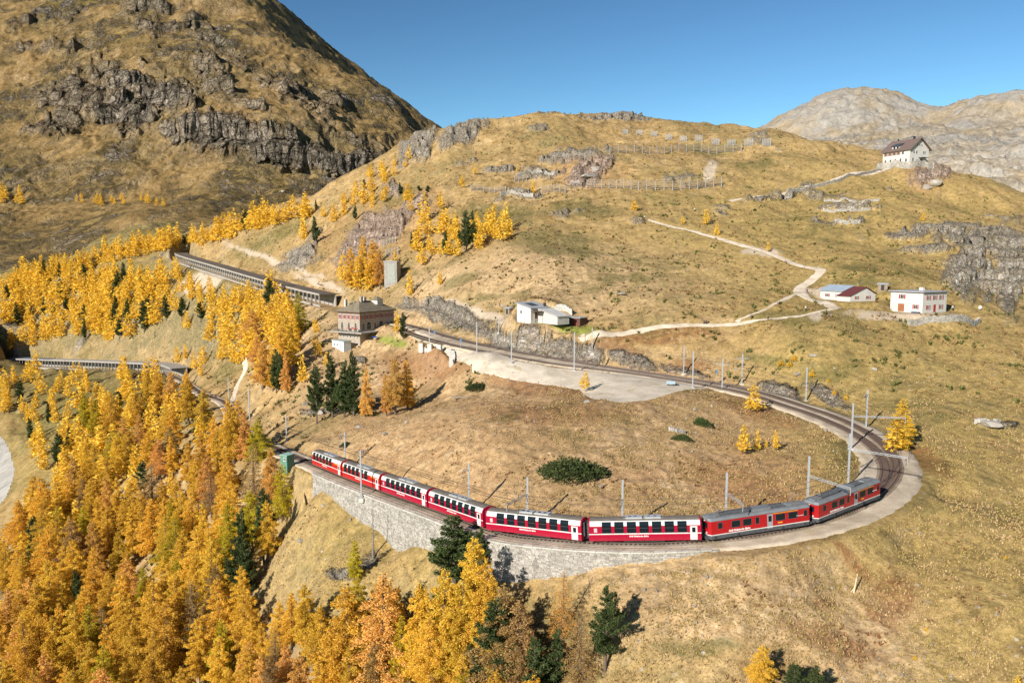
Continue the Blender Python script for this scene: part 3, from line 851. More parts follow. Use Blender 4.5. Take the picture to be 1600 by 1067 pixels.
def sleepers(P, Zs, root, count, step=0.66):
    ds = np.r_[0, np.cumsum(np.linalg.norm(np.diff(P, axis=0), axis=1))]
    q = np.arange(0, ds[-1], step)
    x = np.interp(q, ds, P[:, 0]); y = np.interp(q, ds, P[:, 1]); z = np.interp(q, ds, Zs) - 0.13
    t = np.gradient(P, axis=0); ang = np.unwrap(np.arctan2(t[:, 1], t[:, 0])); a = np.interp(q, ds, ang)
    near_ = np.argsort(np.hypot(x, y) + np.where(z < -6, 500, 0))
    rest = MB()
    for n_, i in enumerate(near_):
        rz = a[i] + math.pi / 2
        if n_ < count:
            inst('sleeper', slm, root, (x[i], y[i], z[i]), (0, 0, rz))
        else:
            rest.box(-0.9, 0.9, -0.11, 0.11, -0.14, 0, 0, Matrix.Translation((x[i], y[i], z[i])) @ Matrix.Rotation(rz, 4, 'Z')) if q[i] > 200 or True else None
    if rest.v:
        o = rest.build('far_sleepers', M_sleeper, root); tag(o, kind='stuff')
def track(P, Zs, label, count):
    root = empty('railway_track', (0, 0, 0))
    tag(root, label, 'railway track', 'narrow gauge tracks of the loop')
    for o in (-0.535, 0.535):
        V, F = extrude_line(P, Zs, rect(o, 0.045, -0.14, 0.0))
        link(bpy.data.objects.new('rail', np_mesh('rail', V, F, M_rail)), root)
    sleepers(P, Zs, root, count)
    return root
sr = (TS > -560) & (TS < 420)
track(MAIN[sr], TZ[sr], 'main railway track carrying the red train round the loop', 300)
track(SIDE, TZ[SEL], 'passing track on the inner side of the curve beside the gravel yard', 0)
pl3 = (TRK + TN * np.interp(TS, [250, 275, 345, 352], [-2.6, -10.4, -10.4, -9])[:, None])[(TS > 262) & (TS < 350)]

# --- stone retaining wall
mw, tw, bw = newmat('wall_stone')
_g = N(tw, 'NewGeometry')
_c0 = ramp(tw, _g.outputs['Random Per Island'], [(0.0, (0.27, 0.245, 0.21)), (0.5, (0.37, 0.34, 0.295)), (1.0, (0.46, 0.425, 0.37))])
_c1 = noise(tw, 0.7, 6, 0.7, _g.outputs['Position'])
_c0 = mix(tw, 1.0, _c0, ramp(tw, _c1, [(0.3, 0.68), (0.65, 1.15)]), 'MULTIPLY')
tw.links.new(_c0, bw.inputs['Base Color']); bw.inputs['Roughness'].default_value = 0.95; bw.inputs['Specular IOR Level'].default_value = 0.1
M_wall = mw
M_mortar = simple('mortar', (0.24, 0.22, 0.19), 0.95, 0, 0.2, 1.0)
M_coping = simple('coping_stone', (0.48, 0.45, 0.39), 0.9, 0, 0.15, 1.2, 0.2, 0.2, per_obj=0.15)
WALL = empty('retaining_wall', track_pt(55, 3.6, -3))
tag(WALL, 'long curved grey stone retaining wall below the red train', 'wall')
WALL_INV = Matrix.Translation(WALL.location).inverted()
def wtop(s): return float(z_of_s(s)) - 0.30
_ft = []
for s in np.arange(5.5, 100.5, 0.5):
    p = track_pt(s, 5.0); _ft.append(min(float(H(p.x, p.y)), wtop(s) - 0.3))
def wfoot(s): return float(np.interp(s, np.arange(5.5, 100.5, 0.5), _ft)) - 0.6
def wpt(s, off, z):
    p = track_pt(s, off); return (p.x - WALL.location.x, p.y - WALL.location.y, z - WALL.location.z)
bk = MB()
for s in np.arange(6, 99.5, 1.0):
    t0, t1 = wtop(s) - .1, wtop(s + 1) - .1; f0, f1 = wfoot(s), wfoot(s + 1)
    vs = [wpt(s, 3.2, f0), wpt(s + 1, 3.2, f1), wpt(s + 1, 3.2, t1), wpt(s, 3.2, t0),
          wpt(s, 3.62 + 0.08 * (t0 - f0), f0), wpt(s + 1, 3.62 + 0.08 * (t1 - f1), f1), wpt(s + 1, 3.62, t1), wpt(s, 3.62, t0)]
    bk.add(vs, [(0, 3, 2, 1), (4, 5, 6, 7), (0, 1, 5, 4), (3, 7, 6, 2), (0, 4, 7, 3), (1, 2, 6, 5)])
bk.build('wall_core', M_mortar, WALL)
st_ = MB(); rr_ = random.Random(3)
row = 0; h = 0.25
for row in range(0, 36):
    s = 6 + rr_.random() * 0.5
    while s < 99.3:
        L_ = rr_.uniform(0.28, 0.8)
        sm = s + L_ / 2
        tz = wtop(sm) - 0.12 - row * h; fz = wfoot(sm)
        hh = h * rr_.uniform(0.86, 0.97)
        if tz - hh > fz - 0.2:
            bat = 0.08 * (wtop(sm) - tz)
            o0 = 3.6 + bat; o1 = o0 + rr_.uniform(0.03, 0.12)
            jz = rr_.uniform(-0.03, 0.03)
            a, b_ = s + 0.02, s + L_ - 0.03
            za, zb = tz + jz + rr_.uniform(-.02, .02), tz - hh + jz
            vs = [wpt(a, o0, zb), wpt(b_, o0, zb), wpt(b_, o0, za), wpt(a, o0, za), wpt(a, o1, zb), wpt(b_, o1 + rr_.uniform(-.03, .03), zb), wpt(b_, o1, za - 0.02), wpt(a, o1 + rr_.uniform(-.03, .03), za - 0.02)]
            st_.add(vs, [(4, 5, 6, 7), (0, 1, 5, 4), (3, 7, 6, 2), (0, 4, 7, 3), (1, 2, 6, 5)])
        s += L_
o = st_.build('stone', M_wall, WALL); tag(o, kind='stuff')
s = 6.0
while s < 99:
    c = MB(); e = s + 1.46
    t0, t1 = wtop(s), wtop(e); j = rr_.uniform(-.02, .02)
    vs = [wpt(s, 3.12, t0 - .12), wpt(e, 3.12, t1 - .12), wpt(e, 3.8, t1 - .12), wpt(s, 3.8, t0 - .12), wpt(s, 3.12, t0 + .06 + j), wpt(e, 3.12, t1 + .06 + j), wpt(e, 3.8, t1 + .06 + j), wpt(s, 3.8, t0 + .06 + j)]
    c.add(vs, [(0, 3, 2, 1), (4, 5, 6, 7), (0, 1, 5, 4), (1, 2, 6, 5), (2, 3, 7, 6), (3, 0, 4, 7)])
    c.build('coping_stone', M_coping, WALL)
    s += 1.5
# --- railing on the wall
RAIL = empty('railing', track_pt(55, 3.6, -0.3)); tag(RAIL, 'thin grey steel railing along the top of the retaining wall', 'railing')
M_dk = steel('weathered_steel', (0.20, 0.19, 0.18), 0.6)
pm_ = MB().bar((0, 0, 0), (0, 0, 1.0), 0.035, 6).mesh('post', M_dk)
for s in np.arange(7, 99, 2.0):
    p = track_pt(s, 3.68) ; p.z = wtop(s) + 0.03
    inst('post', pm_, RAIL, tuple(p - RAIL.location))
for hz in (0.55, 0.98):
    sw = (TS >= 7) & (TS <= 98)
    V, F = extrude_line(MAIN[sw], TZ[sw] - 0.27 + hz, rect(3.68, 0.022, -0.022, 0.022))
    V = V - np.array(RAIL.location)
    link(bpy.data.objects.new('rail_bar', np_mesh('rail_bar', V, F, M_dk)), RAIL)

# ================================================================== TRAIN
def paint(name, col, rough=0.3):
    m, t, b = newmat(name)
    tc = N(t, 'TexCoord').outputs['Object']
    f = noise(t, 1.1, 6, 0.65, tc)
    sp = N(t, 'SeparateXYZ'); t.links.new(tc, sp.inputs[0])
    c = ramp(t, f, [(0.3, tuple(x * 0.86 for x in col)), (0.7, col)])
    d = mth(t, 'MULTIPLY', ramp(t, sp.outputs['Z'], [(0.0, 1.0), (1.0, 0.0)]), ramp(t, noise(t, 4.0, 5, .7, tc), [(0.4, 0.0), (0.7, 0.6)]))
    c = mix(t, d, c, (0.16, 0.11, 0.08))
    t.links.new(c, b.inputs['Base Color'])
    b.inputs['Roughness'].default_value = rough
    b.inputs['Specular IOR Level'].default_value = 0.45
    return m
M_red = paint('crimson_paint', (0.36, 0.005, 0.030))
M_ored = paint('bright_red_paint', (0.44, 0.012, 0.012))
M_lred = paint('railcar_red_paint', (0.38, 0.010, 0.014))
M_white = paint('white_paint', (0.64, 0.63, 0.60))
M_yel = paint('yellow_paint', (0.75, 0.42, 0.03))
M_roof = simple('carriage_roof_grey', (0.17, 0.145, 0.12), 0.6, 0.1, 0.2, 0.9, 0.4)
M_lroof = simple('railcar_roof_grey', (0.20, 0.21, 0.22), 0.5, 0.2, 0.15, 1.0, 0.4)
M_under = simple('underframe_grey', (0.07, 0.073, 0.08), 0.7, 0, 0.3, 2.0)
M_dark = simple('dark_running_gear', (0.035, 0.033, 0.032), 0.8, 0, 0.3, 2.0)
M_glass = glass('carriage_glass', (0.010, 0.014, 0.017))
M_bel = simple('rubber_bellows', (0.10, 0.10, 0.105), 0.8, 0, 0.2, 3.0)
M_ac = simple('aluminium_cover', (0.48, 0.49, 0.50), 0.4, 0.3, 0.1, 1.5)
def side_strip(mb, prof, x0, x1, out=0.0, both=True, thick=0.0, sides=(1, -1)):
    """a band of the shell following profile points [(y, z)], on both sides"""
    for sg in (sides if both else (sides[0],)):
        vs = []
        for (y, z) in prof:
            vs += [(x0, sg * (y + out), z), (x1, sg * (y + out), z)]
        fs = [(2 * i, 2 * i + 1, 2 * i + 3, 2 * i + 2) if sg < 0 else (2 * i + 2, 2 * i + 3, 2 * i + 1, 2 * i) for i in range(len(prof) - 1)]
        mb.add(vs, fs)
        if out > 0.004:      # rim back to the shell, gives the band thickness
            n = len(prof); b = []
            for (y, z) in prof:
                b += [(x0, sg * (y - 0.01), z), (x1, sg * (y - 0.01), z)]
            base = len(mb.v) - 2 * n; mb.v += b; q = base + 2 * n
            loopi = [2 * i for i in range(n)] + [2 * i + 1 for i in reversed(range(n))]
            for k in range(len(loopi)):
                a, c = loopi[k], loopi[(k + 1) % len(loopi)]
                mb.f.append((base + a, base + c, q + c, q + a)); mb.m.append(0)
    return mb
UP = [(1.33, 0.45), (1.34, 1.2), (1.34, 2.42), (1.328, 2.62)]
TOP = [(1.328, 2.62), (1.32, 2.75), (1.24, 3.02), (1.12, 3.20), (0.98, 3.30)]
RF = [(0.98, 3.30), (0.66, 3.43), (0.3, 3.50), (0.0, 3.52)]
def bogie(parent, x, wb=1.8):
    e = MB()
    e.box(x - 1.3, x + 1.3, 0.86, 1.02, 0.38, 0.62); e.box(x - 1.3, x + 1.3, -1.02, -0.86, 0.38, 0.62)
    e.box(x - 0.3, x + 0.3, -0.95, 0.95, 0.3, 0.7); e.box(x - .2, x + .2, .88, 1.1, .25, .5); e.box(x - .2, x + .2, -1.1, -.88, .25, .5)
    b = e.build('bogie', M_dark, parent)
    for dx in (-wb / 2, wb / 2):
        w = MB()
        for sg in (1, -1):
            w.bar((x + dx, sg * 0.47, 0.35), (x + dx, sg * 0.60, 0.35), 0.35, 14)
        w.bar((x + dx, -0.6, 0.35), (x + dx, 0.6, 0.35), 0.07, 6)
        w.build('wheelset', M_dark, b)
    return b
def text_part(txt, parent, x, y, z, size, mat, name='lettering', shear=0.0, bold=0.0, side=-1):
    cu = bpy.data.curves.new('t', 'FONT'); cu.body = txt; cu.size = size; cu.shear = shear; cu.offset = bold; cu.resolution_u = 2; cu.extrude = 0.004
    ob = bpy.data.objects.new('t', cu)
    COL.objects.link(ob)
    dg = bpy.context.evaluated_depsgraph_get()
    me = bpy.data.meshes.new_from_object(ob.evaluated_get(dg))
    bpy.data.objects.remove(ob); bpy.data.curves.remove(cu)
    me.materials.clear(); me.materials.append(mat)
    return inst(name, me, parent, (x, y, z), (math.pi / 2, 0, 0 if side < 0 else math.pi))
M_letter = simple('white_lettering', (0.8, 0.8, 0.78), 0.5, 0, 0.02)
def carriage(L, first=False):
    """one panorama carriage, rail top at z = 0, -y faces the valley side"""
    root = empty('railway_carriage', (0, 0, 0))
    red = M_ored if first else M_red
    h = L / 2 - 0.28
    b = MB()
    side_strip(b, UP, -h, h)
    for x, s in ((-h, -1), (h, 1)):             # end walls
        pr = [(1.33, 0.45), (1.34, 2.42)] + TOP + RF[1:-1]
        vs = [(x, y, z) for y, z in pr] + [(x, -y, z) for y, z in reversed(pr)]
        f = tuple(range(len(vs)))
        b.add(vs, [f if s < 0 else tuple(reversed(f))])
    b.add([(-h, 1.33, .45), (h, 1.33, .45), (h, -1.33, .45), (-h, -1.33, .45)], [(0, 1, 2, 3)])
    body = b.build('body', red, root)
    w = MB(); side_strip(w, TOP, -h, h); w.build('roof_edge', M_white, root)
    r = MB(); side_strip(r, RF, -h, h)
    roof = r.build('roof', M_roof, root)
    ri = MB()
    for x in np.arange(-h + 0.6, h - 0.3, 1.2):
        side_strip(ri, RF, x, x + 0.05, 0.012)
    ri.build('seam', M_roof, roof)
    fr = MB()                                    # red arches at both ends
    for x0, x1 in ((-h - 0.02, -h + 0.16), (h - 0.16, h + 0.02)):
        fr = MB(); side_strip(fr, TOP + RF[1:], x0, x1, 0.025); fr.build('end_arch', red, root)
    st = MB(); side_strip(st, [(1.345, 1.40), (1.345, 1.54)], -h, h, 0.006); st.build('stripe', M_white, root)
    nw = 5 if first else 7
    x0 = -h + (0.8 if first else 1.9); pitch = 1.78
    WP = [(1.35, 1.58), (1.35, 2.42), (1.33, 2.75), (1.25, 3.02), (1.14, 3.19)]
    for i in range(nw + (1 if first else 0)):
        xa = x0 + i * pitch
        for sd in (-1, 1):
            wf = MB(); side_strip(wf, WP, xa, xa + 1.32, 0.012, sides=(sd,))
            wo_ = wf.build('window', M_glass, root)
            for (a, c) in ((xa - .07, xa), (xa + 1.32, xa + 1.39)):
                f = MB(); side_strip(f, TOP, a, c, 0.022, sides=(sd,)); f.build('window_frame', M_white, wo_)
            f = MB(); side_strip(f, [(1.345, 1.545), (1.345, 1.58)], xa - .07, xa + 1.39, 0.02, sides=(sd,)); f.build('window_sill', M_white, wo_)
            if sd < 0:
                bl = MB(); side_strip(bl, [(1.345, 2.28), (1.345, 2.32)], xa + .05, xa + 1.27, 0.03, sides=(sd,)); bl.build('glazing_bar', M_under, wo_)
    xe = h - 2.0                                 # door end
    for sd in (-1, 1):
        d = MB(); side_strip(d, [(1.345, 0.5), (1.345, 2.5)], xe + 0.45, xe + 1.45, 0.014, sides=(sd,))
        dr = d.build('door', M_white if not first else M_white, root)
        g = MB(); side_strip(g, [(1.36, 1.6), (1.36, 2.3)], xe + 0.72, xe + 1.2, 0.010, sides=(sd,)); g.build('door_window', M_glass, dr)
        if not first:
            p = MB(); side_strip(p, [(1.345, 1.75), (1.345, 2.35)], -h + .75, -h + 1.2, 0.012, sides=(sd,)); p.build('small_window', simple('frosted_pane', (0.42, 0.43, 0.44), 0.4), root)
    if first:
        y = MB(); side_strip(y, [(1.345, 2.36), (1.345, 2.46)], xe - 1.6, h - .2, 0.008); side_strip(y, [(1.345, 2.36), (1.345, 2.46)], -h + .1, -h + 0.65, 0.008); y.build('first_class_stripe', M_yel, root)
    a = MB(); a.box(-2.6, -0.25, -0.62, 0.62, 3.42, 3.64); a.box(0.1, 2.4, -0.62, 0.62, 3.42, 3.64); a.box(-2.9, 2.7, -0.45, 0.45, 3.38, 3.50)
    ac = a.build('air_conditioner', M_ac, root)
    v = MB()
    for x in (-2.0, -1.2, 0.7, 1.6):
        v.bar((x, 0, 3.58), (x, 0, 3.64), 0.26, 12)
    v.build('fan_grille', M_under, ac)
    u = MB(); u.box(-3.0, 2.8, -1.1, 1.1, 0.2, 0.5); u.box(-h, h, -0.5, 0.5, 0.35, 0.5); u.build('underframe', M_dark, root)
    bogie(root, -h + 2.4); bogie(root, h - 2.4)
    for x in (-h - .27, h):
        bl = MB(); bl.box(x, x + .27, -.66, .66, 1.0, 2.9)
        for k in range(4):
            bl.box(x + k * .068, x + k * .068 + .045, -0.72, 0.72, 0.95, 2.95)
        bl.build('gangway_bellows', M_bel, root)
    cp = MB(); cp.box(-h - .45, -h, -.12, .12, .5, .72); cp.box(h, h + .27, -.12, .12, .5, .72); cp.build('coupler', M_dark, root)
    for sd in (-1, 1):
        text_part('RhB Rhätische Bahn', root, (-2.2 if sd < 0 else 2.4), sd * 1.362, 1.02, 0.34, M_letter, shear=0.25, bold=0.006, side=sd)
    return root
def railcar(L):
    root = empty('railcar', (0, 0, 0))
    h = L / 2 - 0.3
    red = M_lred
    z0, z1 = 0.98, 3.0
    def shell(z):                                # plan outline with bevelled cabs
        return [(-h + 0.35, -1.33), (h - 0.35, -1.33), (h, -0.85), (h, 0.85), (h - 0.35, 1.33), (-h + 0.35, 1.33), (-h, 0.85), (-h, -0.85)]
    def ring(levels, mb):
        base = len(mb.v)
        for (z, k) in levels:
            for x, y in shell(z):
                mb.v.append((x * (1 - (1 - k) * 0.12), y * k, z))
        n = 8
        for i in range(len(levels) - 1):
            for j in range(n):
                mb.f.append((base + i * n + j, base + i * n + (j + 1) % n, base + (i + 1) * n + (j + 1) % n, base + (i + 1) * n + j)); mb.m.append(0)
        mb.f.append(tuple(base + (len(levels) - 1) * n + j for j in range(n))); mb.m.append(0)
    b = MB(); ring([(z0, 1), (z1, 1)], b); b.build('body', red, root)
    b = MB(); ring([(0.34, 0.97), (0.94, 0.995)], b); b.build('skirt', M_under, root)
    b = MB(); ring([(0.90, 1.008), (1.02, 1.008)], b); b.build('stripe', M_white, root)
    b = MB(); ring([(2.97, 1.035), (3.08, 1.035), (3.30, 0.90), (3.38, 0.72)], b); rf = b.build('roof', M_lroof, root)
    def win(f0, f1, za, zb, mat=M_glass, nm='window', out=0.012):
        x0 = -h + f0 * 2 * h; x1 = -h + f1 * 2 * h
        for sd in (-1, 1):
            m = MB(); side_strip(m, [(1.33, za), (1.33, zb)], x0, x1, out, sides=(sd,)); w_ = m.build(nm, mat, root)
            if nm == 'window':
                f = MB(); yy = sd * 1.338
                for (a, c, e, g) in ((x0 - .05, x0, za - .05, zb + .05), (x1, x1 + .05, za - .05, zb + .05), (x0, x1, za - .05, za), (x0, x1, zb, zb + .05)):
                    f.box(a, c, min(yy, yy + sd * .02), max(yy, yy + sd * .02), e, g)
                f.build('window_frame', M_under, w_)
    win(.085, .125, 1.85, 2.65); win(.215, .295, 1.75, 2.65); win(.325, .405, 1.75, 2.65); win(.447, .48, 1.75, 2.65)
    win(.645, .735, 1.75, 2.65); win(.77, .86, 1.75, 2.65); win(.925, .955, 1.85, 2.65)
    win(.56, .615, 0.75, 2.85, simple('grey_door', (0.26, 0.27, 0.28), 0.5), 'door', 0.006)
    win(.572, .603, 1.75, 2.6, M_glass, 'door_window', 0.02)
    win(.62, .865, 2.80, 2.87, M_yel, 'first_class_stripe', 0.008)
    win(.665, .71, 1.32, 1.48, M_yel, 'number_plate', 0.008)
    for sg in (-1, 1):                            # cab fronts
        x = sg * h
        for ya, yb in ((-0.78, -0.06), (0.06, 0.78)):
            m = MB(); m.box(min(x, x + sg * .02), max(x, x + sg * .02), ya, yb, 1.85, 2.68)
            m.build('windscreen', M_glass, root)
        m = MB()
        for y in (-.62, .62): m.bar((x - sg * .05, y, 1.25), (x + sg * .08, y, 1.25), 0.12, 10)
        m.bar((x - sg * .05, 0, 2.84), (x + sg * .1, 0, 2.84), 0.1, 10)
        m.build('headlight', M_white, root)
        m = MB(); m.box(min(x, x + sg * .25), max(x, x + sg * .25), -1.0, 1.0, .32, .62); m.bar((x, 0, .7), (x + sg * .34, 0, .7), .1, 8)
        m.build('buffer_beam', M_under, root)
    # roof gear
    g = MB()
    for x in np.arange(-h + 2.2, h - 4.0, 0.42):
        g.box(x, x + 0.07, -0.62, 0.62, 3.44, 3.56)
    for y in (-.66, .62): g.box(-h + 2.0, h - 3.8, y, y + .05, 3.38, 3.6)
    g.build('resistor_grid', M_under, root)
    for q in ((-1.2, 1.9, -.78, .62, 3.38, 3.68), (-h + .5, -h + 1.5, -.5, .5, 3.36, 3.52), (h - 3.4, h - 2.7, -.5, .4, 3.36, 3.6)): MB().box(*q).build('roof_box', M_lroof, root)
    g = MB(); g.box(-h + 1.2, h - 1.2, .84, 1.06, 3.30, 3.36); g.box(-h + 1.2, h - 1.2, -1.06, -.84, 3.30, 3.36); g.build('roof_walkway', M_roof, root)
    for sx, up in ((-1, 0), (1, 1)):
        cx = sx * (h - 2.0)
        g = MB(); g.box(cx - .7, cx + .7, -.6, .6, 3.44, 3.5)
        for x in (-.6, .6):
            for y in (-.5, .5): g.bar((cx + x, y, 3.36), (cx + x, y, 3.46), .06, 6)
        top = 4.05 + up * .75
        g.bar((cx + .6 * sx, 0, 3.52), (cx - .8 * sx, 0, 3.52 + (top - 3.52) * .5), .035); 
        for y in (-.3, .3): g.bar((cx - .8 * sx, 0, 3.52 + (top - 3.52) * .5), (cx + .35 * sx, y, top), .025)
        g.bar((cx + .35 * sx, -.75, top), (cx + .35 * sx, .75, top), .03); g.bar((cx + .1 * sx, -.6, top), (cx + .1 * sx, .6, top), .025)
        g.build('pantograph', M_dk, root)
    u = MB()
    u.box(-2.6, -.6, -1.15, 1.15, .32, .72); u.box(.2, 2.6, -1.15, 1.15, .32, .7)
    for x in (-h + 1, -h + 4.6, h - 4.6, h - 1): u.box(x - .2, x + .2, 1.12, 1.32, .3, .7); u.box(x - .2, x + .2, -1.32, -1.12, .3, .7)
    u.build('underframe', M_dark, root)
    bogie(root, -h + 2.8, 2.0); bogie(root, h - 2.8, 2.0)
    for sd in (-1, 1):
        text_part('RhB Rhätische Bahn', root, (-h + 3.0 if sd < 0 else -h + 7.4), sd * 1.35, 1.16, 0.42, M_letter, shear=0.25, bold=0.01, side=sd)
        text_part('Rhätische Bahn', root, (h * 0.70 if sd < 0 else h * 0.98), sd * 1.35, 1.95, 0.2, M_letter, side=sd)
    return root
Ls = [16.45] * 6 + [16.9] * 2
sj = np.r_[0, np.cumsum(Ls)]
CLAB = ['bright red panorama carriage at the tail of the train beside the green hut',
        'bright red first class panorama carriage second from the tail of the train',
        'crimson panorama carriage third from the tail, between two bright red ones and the rest',
        'crimson panorama carriage half way along the wall, its right end behind the dark pine top',
        'crimson panorama carriage with dark curved windows just right of the pine before the wall',
        'crimson panorama carriage coupled directly behind the red railcars',
        'red railcar with grey roof gear and a yellow stripe next to the last carriage',
        'leading red railcar with raised pantograph entering the tight curve']
protos = {}
for i in range(8):
    kind = 'first' if i < 2 else ('car' if i < 6 else 'loco')
    if kind not in protos:
        protos[kind] = o = carriage(16.45, kind == 'first') if kind != 'loco' else railcar(16.9)
    else:
        o = copy_tree(protos[kind])
    a = track_pt(sj[i] + .9); b_ = track_pt(sj[i + 1] - .9)
    mid = (a + b_) / 2; cen = track_pt((sj[i] + sj[i + 1]) / 2)
    d = b_ - a
    o.location = mid * 0.6 + cen * 0.4
    o.rotation_euler = (0, -math.atan2(d.z, math.hypot(d.x, d.y)), math.atan2(d.y, d.x))
    tag(o, CLAB[i], 'train carriage' if i < 6 else 'railcar', 'coupled vehicles of the red train')

# ================================================================== MASTS
M_block = simple('concrete_footing', (0.55, 0.52, 0.47), 0.9, 0, 0.1, 2.0)
M_wood = simple('grey_timber', (0.26, 0.20, 0.14), 0.9, 0, 0.25, 3.0)
M_insul = simple('brown_insulator', (0.16, 0.07, 0.04), 0.3, 0, 0.1, 3.0)
def mast(base, h, label, beam=None, tee=None, wood=False, cat='catenary mast', group='grey catenary masts along the railway', w=0.13, lean=0.0):
    root = empty('catenary_mast', tuple(base)); tag(root, label, cat, group)
    c = MB()
    if wood:
        c.bar((0, 0, -0.3), (0, 0, h), 0.14, 8, 0.10); col = c.build('column', M_wood, root)
    else:
        c.box(-w, w, -w, -w + .03, -.3, h); c.box(-w, w, w - .03, w, -.3, h); c.box(-.02, .02, -w + .03, w - .03, -.3, h)
        for z in np.arange(.6, h - .4, .9): c.box(-w, -w + .025, -w + .03, w - .03, z, z + .12); c.box(w - .025, w, -w + .03, w - .03, z, z + .12)
        col = c.build('column', M_galv, root)
        f = MB(); f.box(-.45, .45, -.45, .45, -.6, .12); f.build('footing', M_block, root)
    if beam is not None:
        dx, dy, L, z = beam
        b = MB(); d = Vector((dx, dy, 0)).normalized(); n = Vector((-d.y, d.x, 0)); e = d * L
        for s_ in (-.11, .11):
            for zz in (0, .26): b.bar(Vector((0, 0, z + zz)) + n * s_, e + Vector((0, 0, z + zz)) + n * s_, .03, 4)
        k = int(L / .55)
        for i in range(k):
            for s_ in (-.11, .11):
                b.bar(d * (L * i / k) + n * s_ + Vector((0, 0, z)), d * (L * (i + 1) / k) + n * s_ + Vector((0, 0, z + .26)), .016, 4, cap=False)
        b.bar(d * L + Vector((0, 0, z + .2)), d * L + Vector((0, 0, z - .9)), .05, 6)
        b.build('cantilever_beam', M_galv, root)
        for q in (0.62, 0.97):
            MB().bar(d * L * q + Vector((0, 0, z - .02)), d * L * q + Vector((0, 0, z - .42)), .09, 8).build('insulator', M_insul, root)
    if tee is not None:
        z, L = tee
        b = MB(); b.box(-L, L, -.07, .07, z, z + .14); b.build('crossarm', M_galv, root)
        for x in (-L + .1, -L * .5, L * .5, L - .1): MB().bar((x, 0, z + .14), (x, 0, z + .42), .06, 6).build('insulator', M_insul, root)
    return root
def s_for_px(px, off, s0, s1):
    best = None
    for s in np.arange(s0, s1, 0.5):
        p = track_pt(s, off); x, y = project(p.x, p.y, p.z)
        if best is None or abs(x - px) < best[0]: best = (abs(x - px), s)
    return best[1]
def rail_mast(px, off, h, label, s0, s1, L=None, z=6.3):
    s = s_for_px(px, off, s0, s1); p = track_pt(s, off, -0.4)
    bm = None
    if L is not None:
        q = track_pt(s, off + 5) - track_pt(s, off); sg = 1 if off < 0 else -1
        bm = (q.x * sg, q.y * sg, L, z)
    return mast(p, h, label, bm)
p_ = track_pt(s_for_px(565, 4.1, -10, 60), 4.15, -1.0)
mast(p_, 9.3, 'slender grey mast standing against the outer face of the stone wall near its left end', (0.7, 0.75, 1.3, 8.9))
rail_mast(540, -2.7, 8.6, 'mast rising behind the two rearmost bright red carriages', -12, 60, 1.2, 7.6)
rail_mast(732, -2.9, 8.8, 'bare mast behind the third and fourth crimson carriages', 0, 90, 1.2, 7.6)
rail_mast(825, -3.0, 8.6, 'mast with a long lattice arm reaching left over the crimson carriage', 20, 100, 6.0, 5.7)
rail_mast(970, -3.0, 8.7, 'mast behind the carriage right of the big dark green bush', 60, 110, 2.4, 5.6)
rail_mast(1134, -3.2, 8.8, 'mast with a beam over the roof of the rear railcar', 90, 125, 5.6, 5.6)
rail_mast(1262, -3.4, 9.0, 'mast between the two railcars with a beam over the leading one', 105, 135, 7.6, 5.8)
rail_mast(1325, -5.4, 9.0, 'mast inside the bend just beyond the leading railcar', 130, 165, 9.0, 6.2)
rail_mast(1330, -6.6, 8.8, 'taller looking mast inside the bend behind another, beam over both tracks', 160, 185, 9.4, 6.2)
def gmast(px, py, ytop, label, **k):
    p = ground_on(px, py, GZ)
    x, y = project(*p); depth = p[1] * CT - (p[2] - CAM_Z) * ST
    return mast(p, (py - ytop) * depth / 1244, label, **k)
gmast(1353, 669, 608, 'mast outside the bend left of the bushy golden larch', beam=(-.8, -.6, 1.2, 7.0))
gmast(1259, 626, 573, 'mast at the foot of the pale rock beside the upper track')
gmast(1159, 600, 553, 'mast with a crossarm standing above the upper track', tee=(6.6, 1.9))
gmast(1128, 609, 560, 'mast with a crossarm standing below the tracks', tee=(6.4, 1.9))
gmast(1068, 584, 541, 'mast above the upper track where the gravel yard tapers')
gmast(1082, 606, 548, 'slim mast at the right tip of the gravel yard')
gmast(897, 579, 519, 'tall mast behind the bare orange larch on the yard')
gmast(925, 552, 512, 'mast on the slope beside the straight path')
gmast(799, 568, 517, 'mast on the gravel yard below the chalet rocks')
gmast(745, 551, 503, 'mast by the tracks near the left end of the yard')
gmast(671, 545, 509, 'mast beside the station forecourt wall')
gmast(779, 520, 496, 'thin mast on the rocks under the chalet lawn')
gmast(358, 634, 590, 'mast at the lower track bend left of the footpath')
gmast(390, 656, 604, 'mast at the lower track near the golden larch tops')
gmast(448, 690, 648, 'mast above the lower track behind the tail of the train')
gmast(914, 540, 522, 'short wooden pole beside the straight path', wood=True, cat='pole', group='wooden poles')
gmast(806, 544, 505, 'dark wooden pole rising from the rock cut under the chalet', wood=True, cat='pole', group='wooden poles')
gmast(1059, 407, 375, 'thin pole alone on the upper meadow', wood=True, cat='pole', group='wooden poles')
for (x, y, t_, lb) in ((1119, 600, 577, 'small track signal beside the upper track'), (720, 545, 530, 'small signal post with blue top on the station platform'), (679, 529, 516, 'small post on the island platform')):
    p = ground_on(x, y, GZ); h_ = (y - t_) * p[1] / 1244
    r = empty('signal_post', tuple(p)); tag(r, lb, 'signal', 'small signals at the station')
    MB().bar((0, 0, -.2), (0, 0, h_ - .5), .07).build('post', M_galv, r)
    b = MB(); b.box(-.28, .28, -.12, .12, h_ - .9, h_); b.build('signal_head', simple('signal_blue', (0.10, 0.20, 0.34), 0.5), r)

